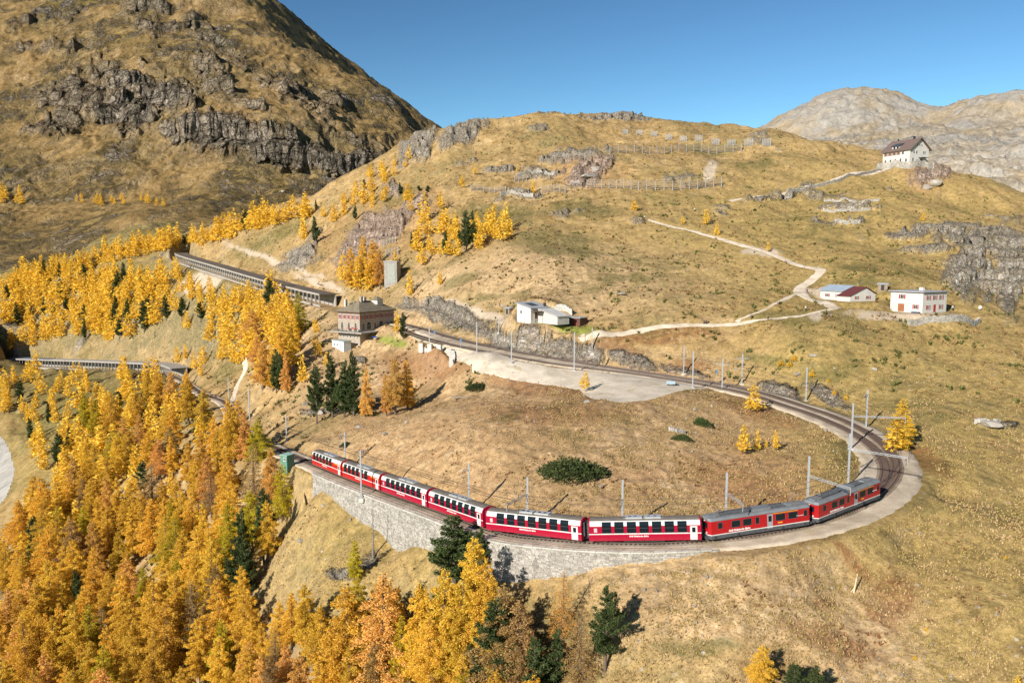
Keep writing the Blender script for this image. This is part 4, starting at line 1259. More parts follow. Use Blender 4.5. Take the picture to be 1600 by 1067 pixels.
# ================================================================== GALLERIES
M_gconc = simple('gallery_concrete', (0.33, 0.30, 0.265), 0.9, 0, 0.2, 0.5)
M_gtop = simple('gallery_roof_felt', (0.125, 0.10, 0.08), 0.9, 0, 0.3, 0.3)
M_gblue = simple('blue_grey_sheet', (0.14, 0.18, 0.25), 0.6, 0, 0.15, 0.3)
def gallery(s0, s1, side, label, step, topm, h=5.0, dark=None):
    """avalanche gallery over the track between s0 and s1; side = +1/-1 open valley side"""
    p0 = track_pt((s0 + s1) / 2)
    root = empty('avalanche_gallery', tuple(p0)); tag(root, label, 'avalanche gallery', 'avalanche galleries of the railway')
    L_ = p0
    sl = (TS >= s0) & (TS <= s1)
    def ex(name, o0, o1, z0, z1, m, sel=sl, dz=0.0):
        V, F = extrude_line(MAIN[sel], TZ[sel] + dz, [(o0, z0), (o1, z0), (o1, z1), (o0, z1)])
        V = V - np.array(L_); k = len(V) // 4; n0 = len(V)
        F = np.vstack([F, [[0, 1, 2, 3]], [[n0 - 4, n0 - 1, n0 - 2, n0 - 3]]])
        return link(bpy.data.objects.new(name, np_mesh(name, V, F, m)), root)
    a, b = (-4.6, 4.2)
    lo, hi = (-3.9 if side < 0 else -5.2), (5.2 if side < 0 else 3.9)
    if dark is None:
        ex('roof', lo, hi, h, h + .35, topm)
    else:
        ex('roof', lo, hi, h, h + .35, topm, (TS >= dark) & (TS <= s1)); r2 = ex('roof', lo, hi, h + .1, h + .6, M_gblue, (TS >= s0) & (TS < dark)); r2['label'] = 'blue grey sheet roof at the far end'
    ex('fascia', (side * 3.95 if side < 0 else 3.9), (-3.85 if side < 0 else 4.0), h - .35, h + .55, M_gconc)
    ex('back_wall', -side * 4.0, -side * 4.5, -1.5, h, M_gconc)
    ex('parapet', side * 3.3, side * 3.75, -3.5, .25, M_gconc)
    pm2 = MB().box(-.22, .22, -.22, .22, 0, h - .02).mesh('pillar', M_gconc)
    for s in np.arange(s0 + 1, s1, step):
        p = track_pt(s, side * 3.55); q = track_pt(s + .5, side * 3.55) - p
        inst('pillar', pm2, root, tuple(p - L_), (0, 0, math.atan2(q.y, q.x)))
    return root
sg0 = s_for_px(512, 0, 395, 480); sg1 = s_for_px(276, 0, 560, 735)
gallery(sg0, sg1, -1, 'upper avalanche gallery with a dark roof curving behind the station', 4.6, M_gtop)
g0 = s_for_px(22, 0, -560, -300); g1 = s_for_px(279, 0, -420, -150)
gallery(g0, g1, 1, 'lower avalanche gallery with pale pillars in the larch slope at the left', 4.9, M_gconc, 5.4, g0 + (g1 - g0) * 0.22)

# ================================================================== SNOW BARRIERS
def barrier(pts, n, h, label, netc=None, lean=0.35):
    W_ = [ground_on(x, y, GZ) for x, y in pts]
    W_ = np.array([w for w in W_ if w is not None])
    ds = np.r_[0, np.cumsum(np.linalg.norm(np.diff(W_[:, :2], axis=0), axis=1))]
    q = np.linspace(0, ds[-1], n)
    X = np.interp(q, ds, W_[:, 0]); Y = np.interp(q, ds, W_[:, 1]); Z = H(X, Y)
    c = (X.mean(), Y.mean(), Z.mean())
    root = empty('snow_barrier', c); tag(root, label, 'snow barrier', 'avalanche snow barriers on the hillside')
    tops = []
    for x, y, z in zip(X, Y, Z):
        m = MB(); t_ = Vector((x - c[0], y - c[1] + lean * h * 0.25, z - c[2] + h)); b_ = Vector((x - c[0], y - c[1], z - c[2] - .3))
        m.bar(b_, t_, .17, 4); m.bar(Vector((x - c[0], y - c[1] - 1.6, z - c[2] - .8)), b_ * .45 + t_ * .55, .07, 4)
        m.build('post', M_galv, root); tops.append((b_, t_))
    for k in range(5):
        m = MB(); f = .18 + k * .17
        for (b0, t0), (b1, t1) in zip(tops[:-1], tops[1:]):
            m.bar(b0 * (1 - f) + t0 * f, b1 * (1 - f) + t1 * f, .2, 4, cap=False)
        m.build('crossbar', M_wood, root)
barrier([(953, 240), (1000, 239), (1050, 238), (1100, 238), (1150, 237), (1158, 236)], 18, 4.6, 'long upper row of leaning snow barrier posts near the hilltop')
barrier([(917, 294), (960, 295), (1000, 296), (1050, 297), (1090, 295), (1127, 291)], 18, 4.6, 'long lower row of snow barrier posts right of the big rock')
barrier([(846, 302), (860, 300), (883, 302)], 5, 4.0, 'short dark snow barrier left of the big rock')
barrier([(881, 252), (900, 250), (922, 247)], 6, 4.6, 'short snow barrier above a white footing left of the upper row')
barrier([(736, 298), (760, 300), (790, 300)], 7, 3.2, 'low brown snow barrier at the left of the hill')
barrier([(804, 283), (823, 282)], 4, 3.0, 'tiny brown snow barrier beside a pale dry stone wall')
barrier([(603, 400), (622, 396)], 5, 3.0, 'short snow barrier just above the concrete tower')
barrier([(600, 385), (618, 378)], 5, 3.0, 'snow barrier under the pinkish rock face')
BX = [(977,210),(999,211),(1022,214),(1045,219),(1068,222),(1092,221),(1118,227),(1143,229),(1170,229),(1198,229)]
bx = None
for i, (x, y) in enumerate(BX):
    p = ground_on(x, y, GZ)
    if p is None: continue
    if bx is None:
        bx = empty('snow_net', tuple(p))
        m = MB()
        for u in (-2.2, -.75, .75, 2.2): m.bar((u, 0, -.5), (u * 1.12, .9, 4.6), .10, 4)
        m.build('post', M_galv, bx)
        for k in range(8):
            m = MB(); z = .5 + k * .52; m.box(-2.6, 2.6, z * .2 - .05, z * .2 + .03, z, z + .2); m.build('crossbar', M_galv, bx)
        o = bx
    else:
        o = copy_tree(bx); o.location = tuple(p)
    ks = 0.75 + 0.03 * i; o.scale = (ks, ks, ks)
    tag(o, ['leftmost and palest', 'second from left', 'third from left', 'fourth from left', 'fifth from left', 'sixth from left', 'seventh from left', 'eighth from left', 'ninth from left', 'rightmost'][i] + ' of the small grey snow barrier frames under the skyline', 'snow barrier', 'ten short snow barriers below the skyline')

# ================================================================== BUILDINGS
M_plaster = simple('white_plaster', (0.56, 0.53, 0.48), 0.9, 0, 0.1, 0.7, 0.2, 0.15)
M_plast2 = simple('rough_white_plaster', (0.50, 0.47, 0.42), 0.9, 0, 0.16, 0.9, 0.2, 0.25)
M_redsh = simple('red_shutter', (0.34, 0.035, 0.03), 0.7, 0, 0.15, 2.0)
M_slate = simple('grey_slate', (0.36, 0.36, 0.37), 0.7, 0, 0.15, 1.0)
M_fascia = simple('dark_fascia', (0.05, 0.06, 0.08), 0.7)
M_brownroof = simple('brown_tile_roof', (0.15, 0.105, 0.09), 0.8, 0, 0.2, 1.2)
M_blueroof = simple('blue_grey_metal_roof', (0.34, 0.40, 0.47), 0.5, 0.1, 0.12, 0.8)
M_redroof = simple('dark_red_roof', (0.13, 0.035, 0.035), 0.7, 0, 0.2, 1.0)
M_stroof = simple('weathered_slate_roof', (0.20, 0.165, 0.115), 0.9, 0, 0.3, 0.8, 0.2, 0.3)
M_darkwood = simple('dark_brown_timber', (0.11, 0.055, 0.04), 0.8, 0, 0.3, 3.0)
M_frame = simple('white_window_frame', (0.72, 0.70, 0.66), 0.7)
M_brownsh = simple('brown_shutter', (0.30, 0.11, 0.05), 0.8)
m_, t_, b_ = newmat('station_masonry')
_tc = N(t_, 'TexCoord').outputs['Object']
_br = N(t_, 'TexBrick'); _br.inputs['Scale'].default_value = 1.3; _br.inputs['Mortar Size'].default_value = .03
_br.inputs['Color1'].default_value = (0.38, 0.31, 0.235, 1); _br.inputs['Color2'].default_value = (0.25, 0.205, 0.155, 1); _br.inputs['Mortar'].default_value = (0.42, 0.36, 0.30, 1)
_mp = N(t_, 'Mapping'); _mp.inputs['Rotation'].default_value = (math.pi / 2, 0, 0.0)
t_.links.new(_tc, _mp.inputs[0]); t_.links.new(_mp.outputs[0], _br.inputs['Vector'])
_cc = mix(t_, 0.6, _br.outputs['Color'], ramp(t_, noise(t_, 1.6, 6, .75, _tc), [(0.3, (0.21, 0.17, 0.125)), (0.7, (0.44, 0.37, 0.29))]))
t_.links.new(_cc, b_.inputs['Base Color']); b_.inputs['Roughness'].default_value = .95
M_masonry = m_
def prism(mb, pts, axis, a, b):
    """extrude a 2D polygon (u, z) along x ('x') or y ('y')"""
    n = len(pts)
    vs = [((a, u, z) if axis == 'x' else (u, a, z)) for u, z in pts] + [((b, u, z) if axis == 'x' else (u, b, z)) for u, z in pts]
    fs = [tuple(range(n)), tuple(reversed(range(n, 2 * n)))] + [(i, n + i, n + (i + 1) % n, (i + 1) % n) for i in range(n)]
    mb.add(vs, fs); return mb
def fbox(face, w, d, u0, u1, z0, z1, o0, o1, mb):
    """a box lying on a facade: f = -y side, r = +x side, b = +y, l = -x; o0..o1 = distance out of the wall"""
    if face == 'f': mb.box(u0, u1, -d / 2 - o1, -d / 2 - o0, z0, z1)
    if face == 'b': mb.box(u0, u1, d / 2 + o0, d / 2 + o1, z0, z1)
    if face == 'r': mb.box(w / 2 + o0, w / 2 + o1, u0, u1, z0, z1)
    if face == 'l': mb.box(-w / 2 - o1, -w / 2 - o0, u0, u1, z0, z1)
    return mb
def window(root, face, w, d, u, z, ww, hh, sh=None, frame=None, arch=False, nm='window'):
    fr = MB(); t = .08
    frame = frame or M_frame
    fbox(face, w, d, u - ww / 2 - t, u - ww / 2, z - t, z + hh + t, -.05, .05, fr); fbox(face, w, d, u + ww / 2, u + ww / 2 + t, z - t, z + hh + t, -.05, .05, fr)
    fbox(face, w, d, u - ww / 2, u + ww / 2, z - t, z, -.05, .06, fr); fbox(face, w, d, u - ww / 2, u + ww / 2, z + hh, z + hh + t, -.05, .05, fr)
    fbox(face, w, d, u - .03, u + .03, z, z + hh, .012, .04, fr)
    wd = fr.build(nm, frame, root)
    fbox(face, w, d, u - ww / 2, u + ww / 2, z, z + hh, -.05, .01, MB()).build('pane', M_glass, wd)
    if arch:
        m = MB(); k = 8
        pts = [(u + (ww / 2) * math.cos(a), z + hh + t + (ww / 2) * math.sin(a)) for a in np.linspace(0, math.pi, k)]
        if face == 'f': prism(m, pts, 'y', -d / 2 - .02, -d / 2 + .05)
        else: prism(m, pts, 'x', w / 2 - .05, w / 2 + .02)
        m.build('arch_pane', M_glass, wd)
    if sh is not None:
        for sg in (-1, 1):
            c = u + sg * (ww / 2 + t + ww * .24)
            m = MB(); fbox(face, w, d, c - ww * .23, c + ww * .23, z - .05, z + hh + .05, .01, .055, m)
            for q in np.linspace(z + .1, z + hh - .1, 4): fbox(face, w, d, c - ww * .18, c + ww * .18, q, q + .05, .056, .07, m)
            m.build('shutter', sh, wd)
    return wd
def door(root, face, w, d, u, z, ww, hh, mat):
    m = MB(); fbox(face, w, d, u - ww / 2, u + ww / 2, z, z + hh, -.05, .04, m); o = m.build('door', mat, root)
    fbox(face, w, d, u + ww * .32, u + ww * .4, z + hh * .45, z + hh * .5, .041, .09, MB()).build('handle', M_dark, o)
def foot(root, w, d, m, dz=1.6):
    MB().box(-w / 2 - .12, w / 2 + .12, -d / 2 - .12, d / 2 + .12, -dz, .25).build('plinth', m, root)

# flat roofed house with red shutters
w, d = 10.3, 11.6
r = empty('house', (P_house[0], P_house[1] + 3, P_house[2] - .1), math.radians(-60)); tag(r, 'white two storey house with red shutters and a flat grey roof', 'house')
foot(r, w, d, M_plast2)
MB().box(-w / 2, w / 2, -d / 2, d / 2, .25, 6.0).build('wall', M_plaster, r)
rf = MB().box(-w / 2 - .6, w / 2 + .6, -d / 2 - .6, d / 2 + .6, 6.15, 6.38).build('roof', M_slate, r)
MB().box(-w / 2 - .45, w / 2 + .45, -d / 2 - .45, d / 2 + .45, 6.0, 6.149).build('fascia', M_fascia, r)
MB().box(-.6, .6, 1, 2.0, 6.38, 7.3).build('chimney', M_plaster, rf)
window(r, 'f', w, d, 1.2 - 2.6, 4.1, 1.0, 1.2, M_redsh)
window(r, 'f', w, d, 3.0, 1.3, .9, 1.2, M_redsh)
door(r, 'f', w, d, -1.6, .3, 2.0, 2.3, M_brownsh)
for u in (-3.1, 0, 3.1):
    window(r, 'r', w, d, u, 3.9, .95, 1.25, M_redsh)
window(r, 'r', w, d, -3.1, 1.1, .95, 1.25, M_redsh); window(r, 'r', w, d, 3.1, 1.1, .95, 1.25, M_redsh)
door(r, 'r', w, d, 0, .3, 1.1, 2.2, M_redsh)
MB().box(2.5, 4.8, -d / 2 - 1.3, -d / 2 - .3, -.2, .5).build('bench', M_fascia, r)

# barn house with blue and dark red roofs
r = empty('farmhouse', (P_barn[0], P_barn[1] + 3, P_barn[2] - .2), math.radians(-66)); tag(r, 'low white farmhouse under a blue grey roof and a dark red lean-to roof', 'house')
MB().box(-8.0, 1.2, -3.0, 4.6, -1.6, 3.1).build('wall', M_plaster, r)
m = MB(); prism(m, [(-5.4, -1.6), (5.2, -1.6), (5.2, 2.3), (1.0, 4.3), (-5.4, 1.9)], 'x', 1.22, 6.4); m.build('gable_wall', M_plaster, r)
m = MB(); prism(m, [(-3.5, 3.05), (-3.5, 3.2), (1.2, 4.9), (5.0, 3.5), (5.0, 3.3), (1.2, 4.72)], 'x', -8.4, 1.6); m.build('roof', M_blueroof, r)
m = MB(); prism(m, [(-3.0, 3.1), (4.6, 3.1), (1.2, 4.6)], 'x', -8.0, -7.8); prism(m, [(-3.0, 3.1), (4.6, 3.1), (1.2, 4.6)], 'x', 1.0, 1.2); m.build('gable_end', M_plaster, r)
m = MB(); prism(m, [(-5.9, 1.85), (-5.9, 2.0), (1.0, 4.62), (5.7, 2.45), (5.7, 2.3), (1.0, 4.45)], 'x', 1.62, 6.7); m.build('lean_to_roof', M_redroof, r)
w, d = 16.0, 6.0
window(r, 'f', w, d, -5.0, 1.2, .9, .9, M_redsh); window(r, 'f', w, d, -.8, 1.2, .8, .9, M_redsh)
w = 12.8
window(r, 'r', w, d, -2.6, .9, .8, .9, M_redsh); window(r, 'r', w, d, 2.2, .9, .9, .9, M_redsh)
# little timber hut behind
def hut(px, py, w, d, h, rz, wall, roof, label, name='hut', pent=.4):
    p = ground_on(px, py, GZ)
    r = empty(name, tuple(p), math.radians(rz)); tag(r, label, 'hut')
    MB().box(-w / 2, w / 2, -d / 2, d / 2, -1.0, h).build('wall', wall, r)
    m = MB(); prism(m, [(-d / 2 - .25, h + .002), (d / 2 + .25, h + .002), (d / 2 + .25, h + .12), (0, h + pent + .12), (-d / 2 - .25, h + .12)], 'x', -w / 2 - .25, w / 2 + .25); m.build('roof', roof, r)
    door(r, 'f', w, d, 0, -.1, .9, 1.9, M_dark)
    return r
hut(1379, 453, 2.8, 2.4, 1.7, -25, M_wood, M_slate, 'tiny weathered shed between the farmhouse and the red shuttered house')
# chalet with solar panel
r = empty('chalet', (P_chalet[0] - 2, P_chalet[1] + 1, P_chalet[2] - .1), math.radians(-50)); tag(r, 'small white chalet with a grey roof, solar panel and long low wing', 'house')
m = MB(); prism(m, [(-3.2, -1.6), (3.2, -1.6), (3.2, 3.2), (-3.2, 4.4)], 'y', -4, 3.2); m.build('wall', M_plaster, r)
m = MB(); prism(m, [(-3.7, 4.55), (3.7, 3.15), (3.7, 3.32), (-3.7, 4.74)], 'y', -4.4, 3.6); rf = m.build('roof', M_slate, r)
m = MB(); prism(m, [(-1.9, 4.33), (1.6, 3.69), (1.6, 3.79), (-1.9, 4.45)], 'y', -2.2, .8); m.build('solar_panel', M_fascia, rf)
MB().box(2.2, 2.8, 2.0, 2.6, 3.4, 4.6).build('chimney', M_dark, rf)
m = MB(); prism(m, [(3.4, -1.4), (12, -1.4), (12, 1.0), (3.4, 2.9)], 'y', -1.2, 3.6)
m.build('wing_wall', M_plast2, r)
m = MB(); prism(m, [(3.25, 2.95), (12.3, 1.0), (12.3, 1.15), (3.25, 3.12)], 'y', -1.6, 4.0); m.build('wing_roof', simple('pale_stone_slab_roof', (0.50, 0.48, 0.45), 0.9, 0, .2, 1.0), r)
m = MB(); m.box(3.35, 6.2, -4.0, -1.3, 2.2, 2.35); m.bar((6.0, -3.8, -.5), (6.0, -3.8, 2.2), .08); m.bar((3.6, -3.8, -.5), (3.6, -3.8, 2.2), .08); m.build('porch', M_darkwood, r)
window(r, 'f', 6.4, 8, -1.2, 1.4, .8, .9, None)
door(r, 'r', 6.4, 8, -1.6, 0, 1.3, 2.0, M_darkwood)
hut(796, 490, 2.2, 2.0, 1.6, -50, M_wood, M_slate, 'little grey timber shed left of the chalet')
w, d = 4.8, 4.0
r = empty('cabin', (P_shed[0] + .5, P_shed[1] + 1.5, P_shed[2]), math.radians(-40)); tag(r, 'dark brown timber cabin with a flat roof right of the chalet', 'cabin')
MB().box(-w / 2, w / 2, -d / 2, d / 2, -1.2, 2.4).build('wall', M_darkwood, r)
MB().box(-w / 2 - .3, w / 2 + .3, -d / 2 - .3, d / 2 + .3, 2.401, 2.56).build('roof', M_slate, r)
window(r, 'f', w, d, -1.2, .9, 1.0, .8, None, M_brownsh); door(r, 'f', w, d, .7, 0, .9, 1.9, M_redsh)
# roofless stone walls beside it
def rubble_wall(pts, h, label, name='dry_stone_wall', th=.6, mat=None, cat='stone wall'):
    W_ = [ground_on(x, y, GZ) for x, y in pts]; W_ = np.array([q for q in W_ if q is not None])
    pl, ps = catmull(W_[:, :2], .5)
    c = (pl[:, 0].mean(), pl[:, 1].mean(), float(H(pl[:, 0].mean(), pl[:, 1].mean())))
    root = empty(name, c); tag(root, label, cat)
    m = MB(); rw_ = random.Random(len(pl))
    zt = H(pl[:, 0], pl[:, 1])
    tt = np.gradient(pl, axis=0)
    for i in range(len(pl)):
        a = math.atan2(tt[i, 1], tt[i, 0]); z = -.4
        while z < h:
            hh = rw_.uniform(.22, .38); l = rw_.uniform(.22, .30); jj = rw_.uniform(-.06, .06)
            M_ = Matrix.Translation((pl[i, 0] - c[0], pl[i, 1] - c[1], zt[i] - c[2] + z)) @ Matrix.Rotation(a + rw_.uniform(-.06, .06), 4, 'Z')
            m.box(-l, l, -th / 2 + jj, th / 2 + jj, 0, hh * .96, 0, M_); z += hh
    o = m.build('stone', mat or M_wall, root); tag(o, kind='stuff')
    return root
rubble_wall([(868, 487), (880, 484), (893, 492)], 1.6, 'white roofless stone wall between the chalet and the dark cabin', mat=M_plast2)
rubble_wall([(856, 503), (866, 506), (876, 504)], 1.0, 'low dark wall in front of the chalet terrace', mat=M_darkwood, cat='low wall')
rubble_wall([(1420, 508), (1445, 504), (1480, 501), (1510, 502), (1530, 505)], 1.4, 'dark dry stone wall below the house with red shutters')
rubble_wall([(782, 306), (800, 302), (833, 308)], 1.8, 'pale dry stone wall at the left of the lower snow barrier')
rubble_wall([(808, 279), (835, 273), (866, 273)], 2.2, 'long pale stone wall left of the big pinkish rock')
rubble_wall([(1288, 315), (1330, 316), (1373, 314)], 1.0, 'upper pale terrace wall on the slope under the mountain hut')
rubble_wall([(1287, 329), (1320, 330), (1359, 328)], .9, 'middle pale terrace wall on the slope under the mountain hut')
rubble_wall([(1305, 348), (1325, 350), (1343, 349)], 1.4, 'lowest and thickest terrace wall on the slope under the mountain hut')
rubble_wall([(1048, 672), (1058, 675), (1068, 677)], .5, 'mossy low wall left of the small green bushes inside the loop')
rubble_wall([(1370, 266), (1385, 264), (1420, 263), (1447, 263), (1458, 264)], 3.2, 'stone terrace wall holding up the mountain hut')
rubble_wall([(1230, 303), (1270, 293), (1310, 284), (1350, 273), (1372, 267)], 1.3, 'pale stone edging of the ramp climbing to the mountain hut')
rubble_wall([(1524, 661), (1550, 663), (1560, 662)], .7, 'pale stone trough wall on the right hand meadow')
# mountain hut on the hill
w, d = 17.8, 14.6
r = empty('mountain_hut', (P_hut[0], P_hut[1] + 5, P_hut[2]), math.radians(-66)); tag(r, 'large white mountain hut with a steep brown roof on the hilltop', 'mountain hut')
foot(r, w, d, M_plast2, 3)
m = MB(); prism(m, [(-d / 2, .25), (d / 2, .25), (d / 2, 8.0), (0, 13.6), (-d / 2, 8.0)], 'x', -w / 2, w / 2); m.build('wall', M_plaster, r)
m = MB(); prism(m, [(-d / 2 - 1.0, 7.15), (-d / 2 - 1.0, 7.5), (0, 14.1), (d / 2 + 1.0, 7.5), (d / 2 + 1.0, 7.15), (0, 13.65)], 'x', -w / 2 - 1.1, w / 2 + 1.3); rf = m.build('roof', M_brownroof, r)
m = MB(); prism(m, [(-6.6, 8.2), (-6.6, 10.2), (-2.6, 11.4), (-2.6, 10)], 'x', -3.6, 1.0); dm = m.build('dormer', M_plaster, rf)
m = MB(); prism(m, [(-7.2, 10.05), (-7.2, 10.3), (-2.0, 12.3), (-2.0, 12.0)], 'x', -4.0, 1.5); m.build('dormer_roof', simple('dark_glass_panel', (.05, .06, .08), .3), rf)
for x in (-2.6, -.4): MB().box(x, x + 1.2, -6.67, -6.55, 8.7, 9.8).build('dormer_window', M_glass, rf)
MB().box(4.6, 5.6, -.5, .6, 13.0, 15.2).build('chimney', M_dark, rf); MB().box(-5.5, -4.9, -.3, .3, 13.0, 15.0).build('chimney', M_dark, rf)
for u in (-7.0, -4.2, -1.4, 1.4, 4.4): window(r, 'f', w, d, u, 5.2, 1.2, 1.5, M_brownsh if u < 2 else None)
for u in (-7.0, -3.6, -.4, 3.0, 6.6): window(r, 'f', w, d, u, 1.4 if u < 6 else 1.0, .9, 1.6, None, M_slate)
for u in (-4.2, -2.2, 3.2, 4.2): window(r, 'r', w, d, u, 5.4, 1.1, 1.5)
for u in (-1.6, 0, 1.6): window(r, 'r', w, d, u, 9.4, .9, 1.2)
window(r, 'r', w, d, -4.8, 1.1, 1.2, 1.9); window(r, 'r', w, d, -2.0, 1.1, .7, 1.2); door(r, 'r', w, d, 1.6, .3, 1.6, 2.3, M_dark)
m = MB(); prism(m, [(-.6, 3.1), (4.6, 3.1), (4.6, 3.3), (-.6, 3.3)], 'x', w / 2 + .01, w / 2 + 2.6); m.build('porch_roof', M_fascia, r)
# concrete tower above the station
p = ground_on(612, 446, GZ)
r = empty('concrete_tower', (p[0], p[1] + 2, p[2]), math.radians(-12)); tag(r, 'tall grey concrete block standing in the trees above the station', 'concrete tower')
MB().box(-3.0, 3.0, -2.2, 3, -3, 10.5).build('wall', simple('tower_concrete', (.30, .28, .25), .9, 0, .2, .6), r)
MB().box(-1.4, 2.2, -2.35, -2.21, 1.0, 9.4).build('gate_panel', simple('dull_green_panel', (0.30, 0.31, 0.27), .8), r)
MB().box(-3.3, 3.3, -2.5, 3.2, 10.51, 10.9).build('roof', M_slate, r)

# ---- station
W1, D1 = 11.0, 18.0
cx, cy, _cz = at(563, 547, 284)
rz = math.radians(-34); base_z = 6.5
off = Matrix.Rotation(rz, 4, 'Z') @ Vector((W1 / 2, -D1 / 2, 0))
r = empty('station_building', (cx - off.x, cy - off.y, base_z), rz); tag(r, 'tall stone station building with hipped slate roof and red shutters', 'station building')
STN = r
MB().box(-W1 / 2, W1 / 2, -D1 / 2, D1 / 2, -4, 14.0).build('wall', M_masonry, r)
rf = MB(); o_ = .9
hx, hy = W1 / 2 + o_, D1 / 2 + o_
rf.add([(-hx, -hy, 13.9), (hx, -hy, 13.9), (hx, hy, 13.9), (-hx, hy, 13.9), (0, -hy + 6.2, 17.4), (0, hy - 6.2, 17.4)], [(0, 1, 4), (1, 2, 5, 4), (2, 3, 5), (3, 0, 4, 5), (3, 2, 1, 0)])
roof = rf.build('roof', M_stroof, r)
MB().box(-hx + .05, hx - .05, -hy + .05, hy - .05, 13.55, 13.898).build('eaves_board', M_darkwood, r)
MB().box(-4.4, -3.6, -6.9, -5.9, 14.2, 18.0).build('chimney', M_plast2, roof); MB().box(-.2, .9, -3.4, -2.4, 16.6, 19.0).build('chimney', M_masonry, roof); MB().box(-3.2, -2.2, 1.2, 2.4, 15.6, 18.6).build('chimney', M_plast2, roof)
m = MB(); m.box(.6, 3.6, 2.2, 5.2, 14.6, 17.6); dm = m.build('dormer', M_plast2, roof)
m = MB(); m.add([(.2, 1.8, 17.6), (4.0, 1.8, 17.6), (4.0, 5.6, 17.6), (.2, 5.6, 17.6), (2.1, 3.7, 19.0)], [(0, 1, 4), (1, 2, 4), (2, 3, 4), (3, 0, 4), (3, 2, 1, 0)]); m.build('dormer_roof', M_stroof, roof)
MB().box(.59, 3.61, 2.19, 2.195, 15, 16).build('dormer_louvre', M_darkwood, roof)
m = MB(); m.box(-5.2, -2.6, -3.4, -.6, 14.2, 16.2); m.build('dormer', M_darkwood, roof)
m = MB(); m.add([(-5.7, -3.9, 16.2), (-2.0, -3.9, 16.2), (-2.0, -.1, 16.2), (-5.7, -.1, 16.2), (-3.9, -2.0, 17.3)], [(0, 1, 4), (1, 2, 4), (2, 3, 4), (3, 0, 4), (3, 2, 1, 0)]); m.build('dormer_roof', M_stroof, roof)
for u in np.linspace(-4.3, 4.3, 5): window(r, 'f', W1, D1, u, 11.2, .8, 1.5, M_redsh)
for u in np.linspace(-7.6, 7.6, 7): window(r, 'r', W1, D1, u, 11.2, 1.0, 1.5, M_redsh)
for u in (-3.4, 0, 3.4): window(r, 'f', W1, D1, u, 7.5, .9, 1.8, None, M_plast2, True)
for u, ww in ((-7.2, 1.0), (-4.4, 2.0), (-1.2, 1.0), (2.0, 2.0), (5.0, 1.0), (7.4, 1.0)): window(r, 'r', W1, D1, u, 7.4, ww, 1.5, None, M_plast2, True)
for u in np.linspace(-4.4, 4.4, 6): window(r, 'f', W1, D1, u, 4.4, .6, .9)
for u in np.linspace(-4.2, 4.2, 5): window(r, 'f', W1, D1, u, 1.5, .7, 1.3)
window(r, 'r', W1, D1, -7.4, 1.0, .8, 1.4); window(r, 'r', W1, D1, -5.6, .2, 1.4, 2.1)
m = MB(); m.box(-W1 / 2 - 1.5, W1 / 2 + .6, -D1 / 2 - 2.8, -D1 / 2 - .01, 6.4, 6.8); m.box(W1 / 2 + .01, W1 / 2 + 3.4, -D1 / 2 - 2.8, -1.0, 6.4, 6.8); ter_ = m.build('terrace', M_gconc, r)
m = MB()
for x in np.arange(-W1 / 2 - 1.4, W1 / 2 + 3.4, 1.2): m.bar((x, -D1 / 2 - 2.75, 6.8), (x, -D1 / 2 - 2.75, 7.8), .04, 4)
for y in np.arange(-D1 / 2 - 2.7, -1, 1.2): m.bar((W1 / 2 + 3.35, y, 6.8), (W1 / 2 + 3.35, y, 7.8), .04, 4)
m.bar((-W1 / 2 - 1.4, -D1 / 2 - 2.75, 7.8), (W1 / 2 + 3.35, -D1 / 2 - 2.75, 7.8), .05, 4); m.bar((W1 / 2 + 3.35, -D1 / 2 - 2.75, 7.8), (W1 / 2 + 3.35, -1, 7.8), .05, 4)
m.build('railing', M_dk, ter_)
m = MB(); m.box(W1 / 2 + 1.8, W1 / 2 + 4.0, -1.4, .8, -3, 7.9); m.build('buttress', M_masonry, r)
m = MB(); m.box(W1 / 2 + .01, W1 / 2 + 7.5, .81, D1 / 2, -4, 6.3); m.build('forecourt_base', M_masonry, r)
RT = r.matrix_basis.copy() if False else (Matrix.Translation(r.location) @ Matrix.Rotation(rz, 4, 'Z'))
# parasols and tables on the terrace
M_par = simple('red_parasol', (0.42, 0.05, 0.06), .7); M_parw = simple('dusty_pink_parasol', (.5, .25, .22), .7)
M_blue = simple('blue_canvas', (0.03, 0.07, 0.36), .7)
def parasol(pos, mat, label, sz=1.2, h=2.1):
    q = empty('parasol', tuple(pos)); tag(q, label, 'parasol', 'parasols by the station')
    MB().bar((0, 0, 0), (0, 0, h), .03, 6).build('pole', M_galv, q)
    m = MB(); n = 8
    m.add([(sz * math.cos(2 * math.pi * i / n), sz * math.sin(2 * math.pi * i / n), h - .45) for i in range(n)] + [(0, 0, h)], [(i, (i + 1) % n, n) for i in range(n)] + [tuple(reversed(range(n)))])
    m.build('canopy', mat, q)
for i, (x, y) in enumerate(((3.2, -1.5), (5.2, -1.8), (.6, -1.5))):
    v = RT @ Vector((x, -D1 / 2 + y, 6.8)); parasol(v, M_par if i < 2 else M_parw, ['red parasol near the corner of the station terrace', 'bright red parasol at the very corner of the station terrace', 'dusty pink parasol in the middle of the station terrace'][i], .9, 1.7)
v = ground_on(586, 535, GZ); parasol(v, M_blue, 'blue parasol at the foot of the station stairs', 1.3, 2.3)
tb = MB(); tb.box(-.5, .5, -.5, .5, .7, .75); tb.bar((0, 0, 0), (0, 0, .7), .04); tb.box(-.9, -.6, -.3, .3, .4, .45); tb.box(.6, .9, -.3, .3, .4, .45); tb.bar((-.75, 0, 0), (-.75, 0, .4), .04); tb.bar((.75, 0, 0), (.75, 0, .4), .04)
tbm = tb.mesh('cafe_table', M_darkwood)
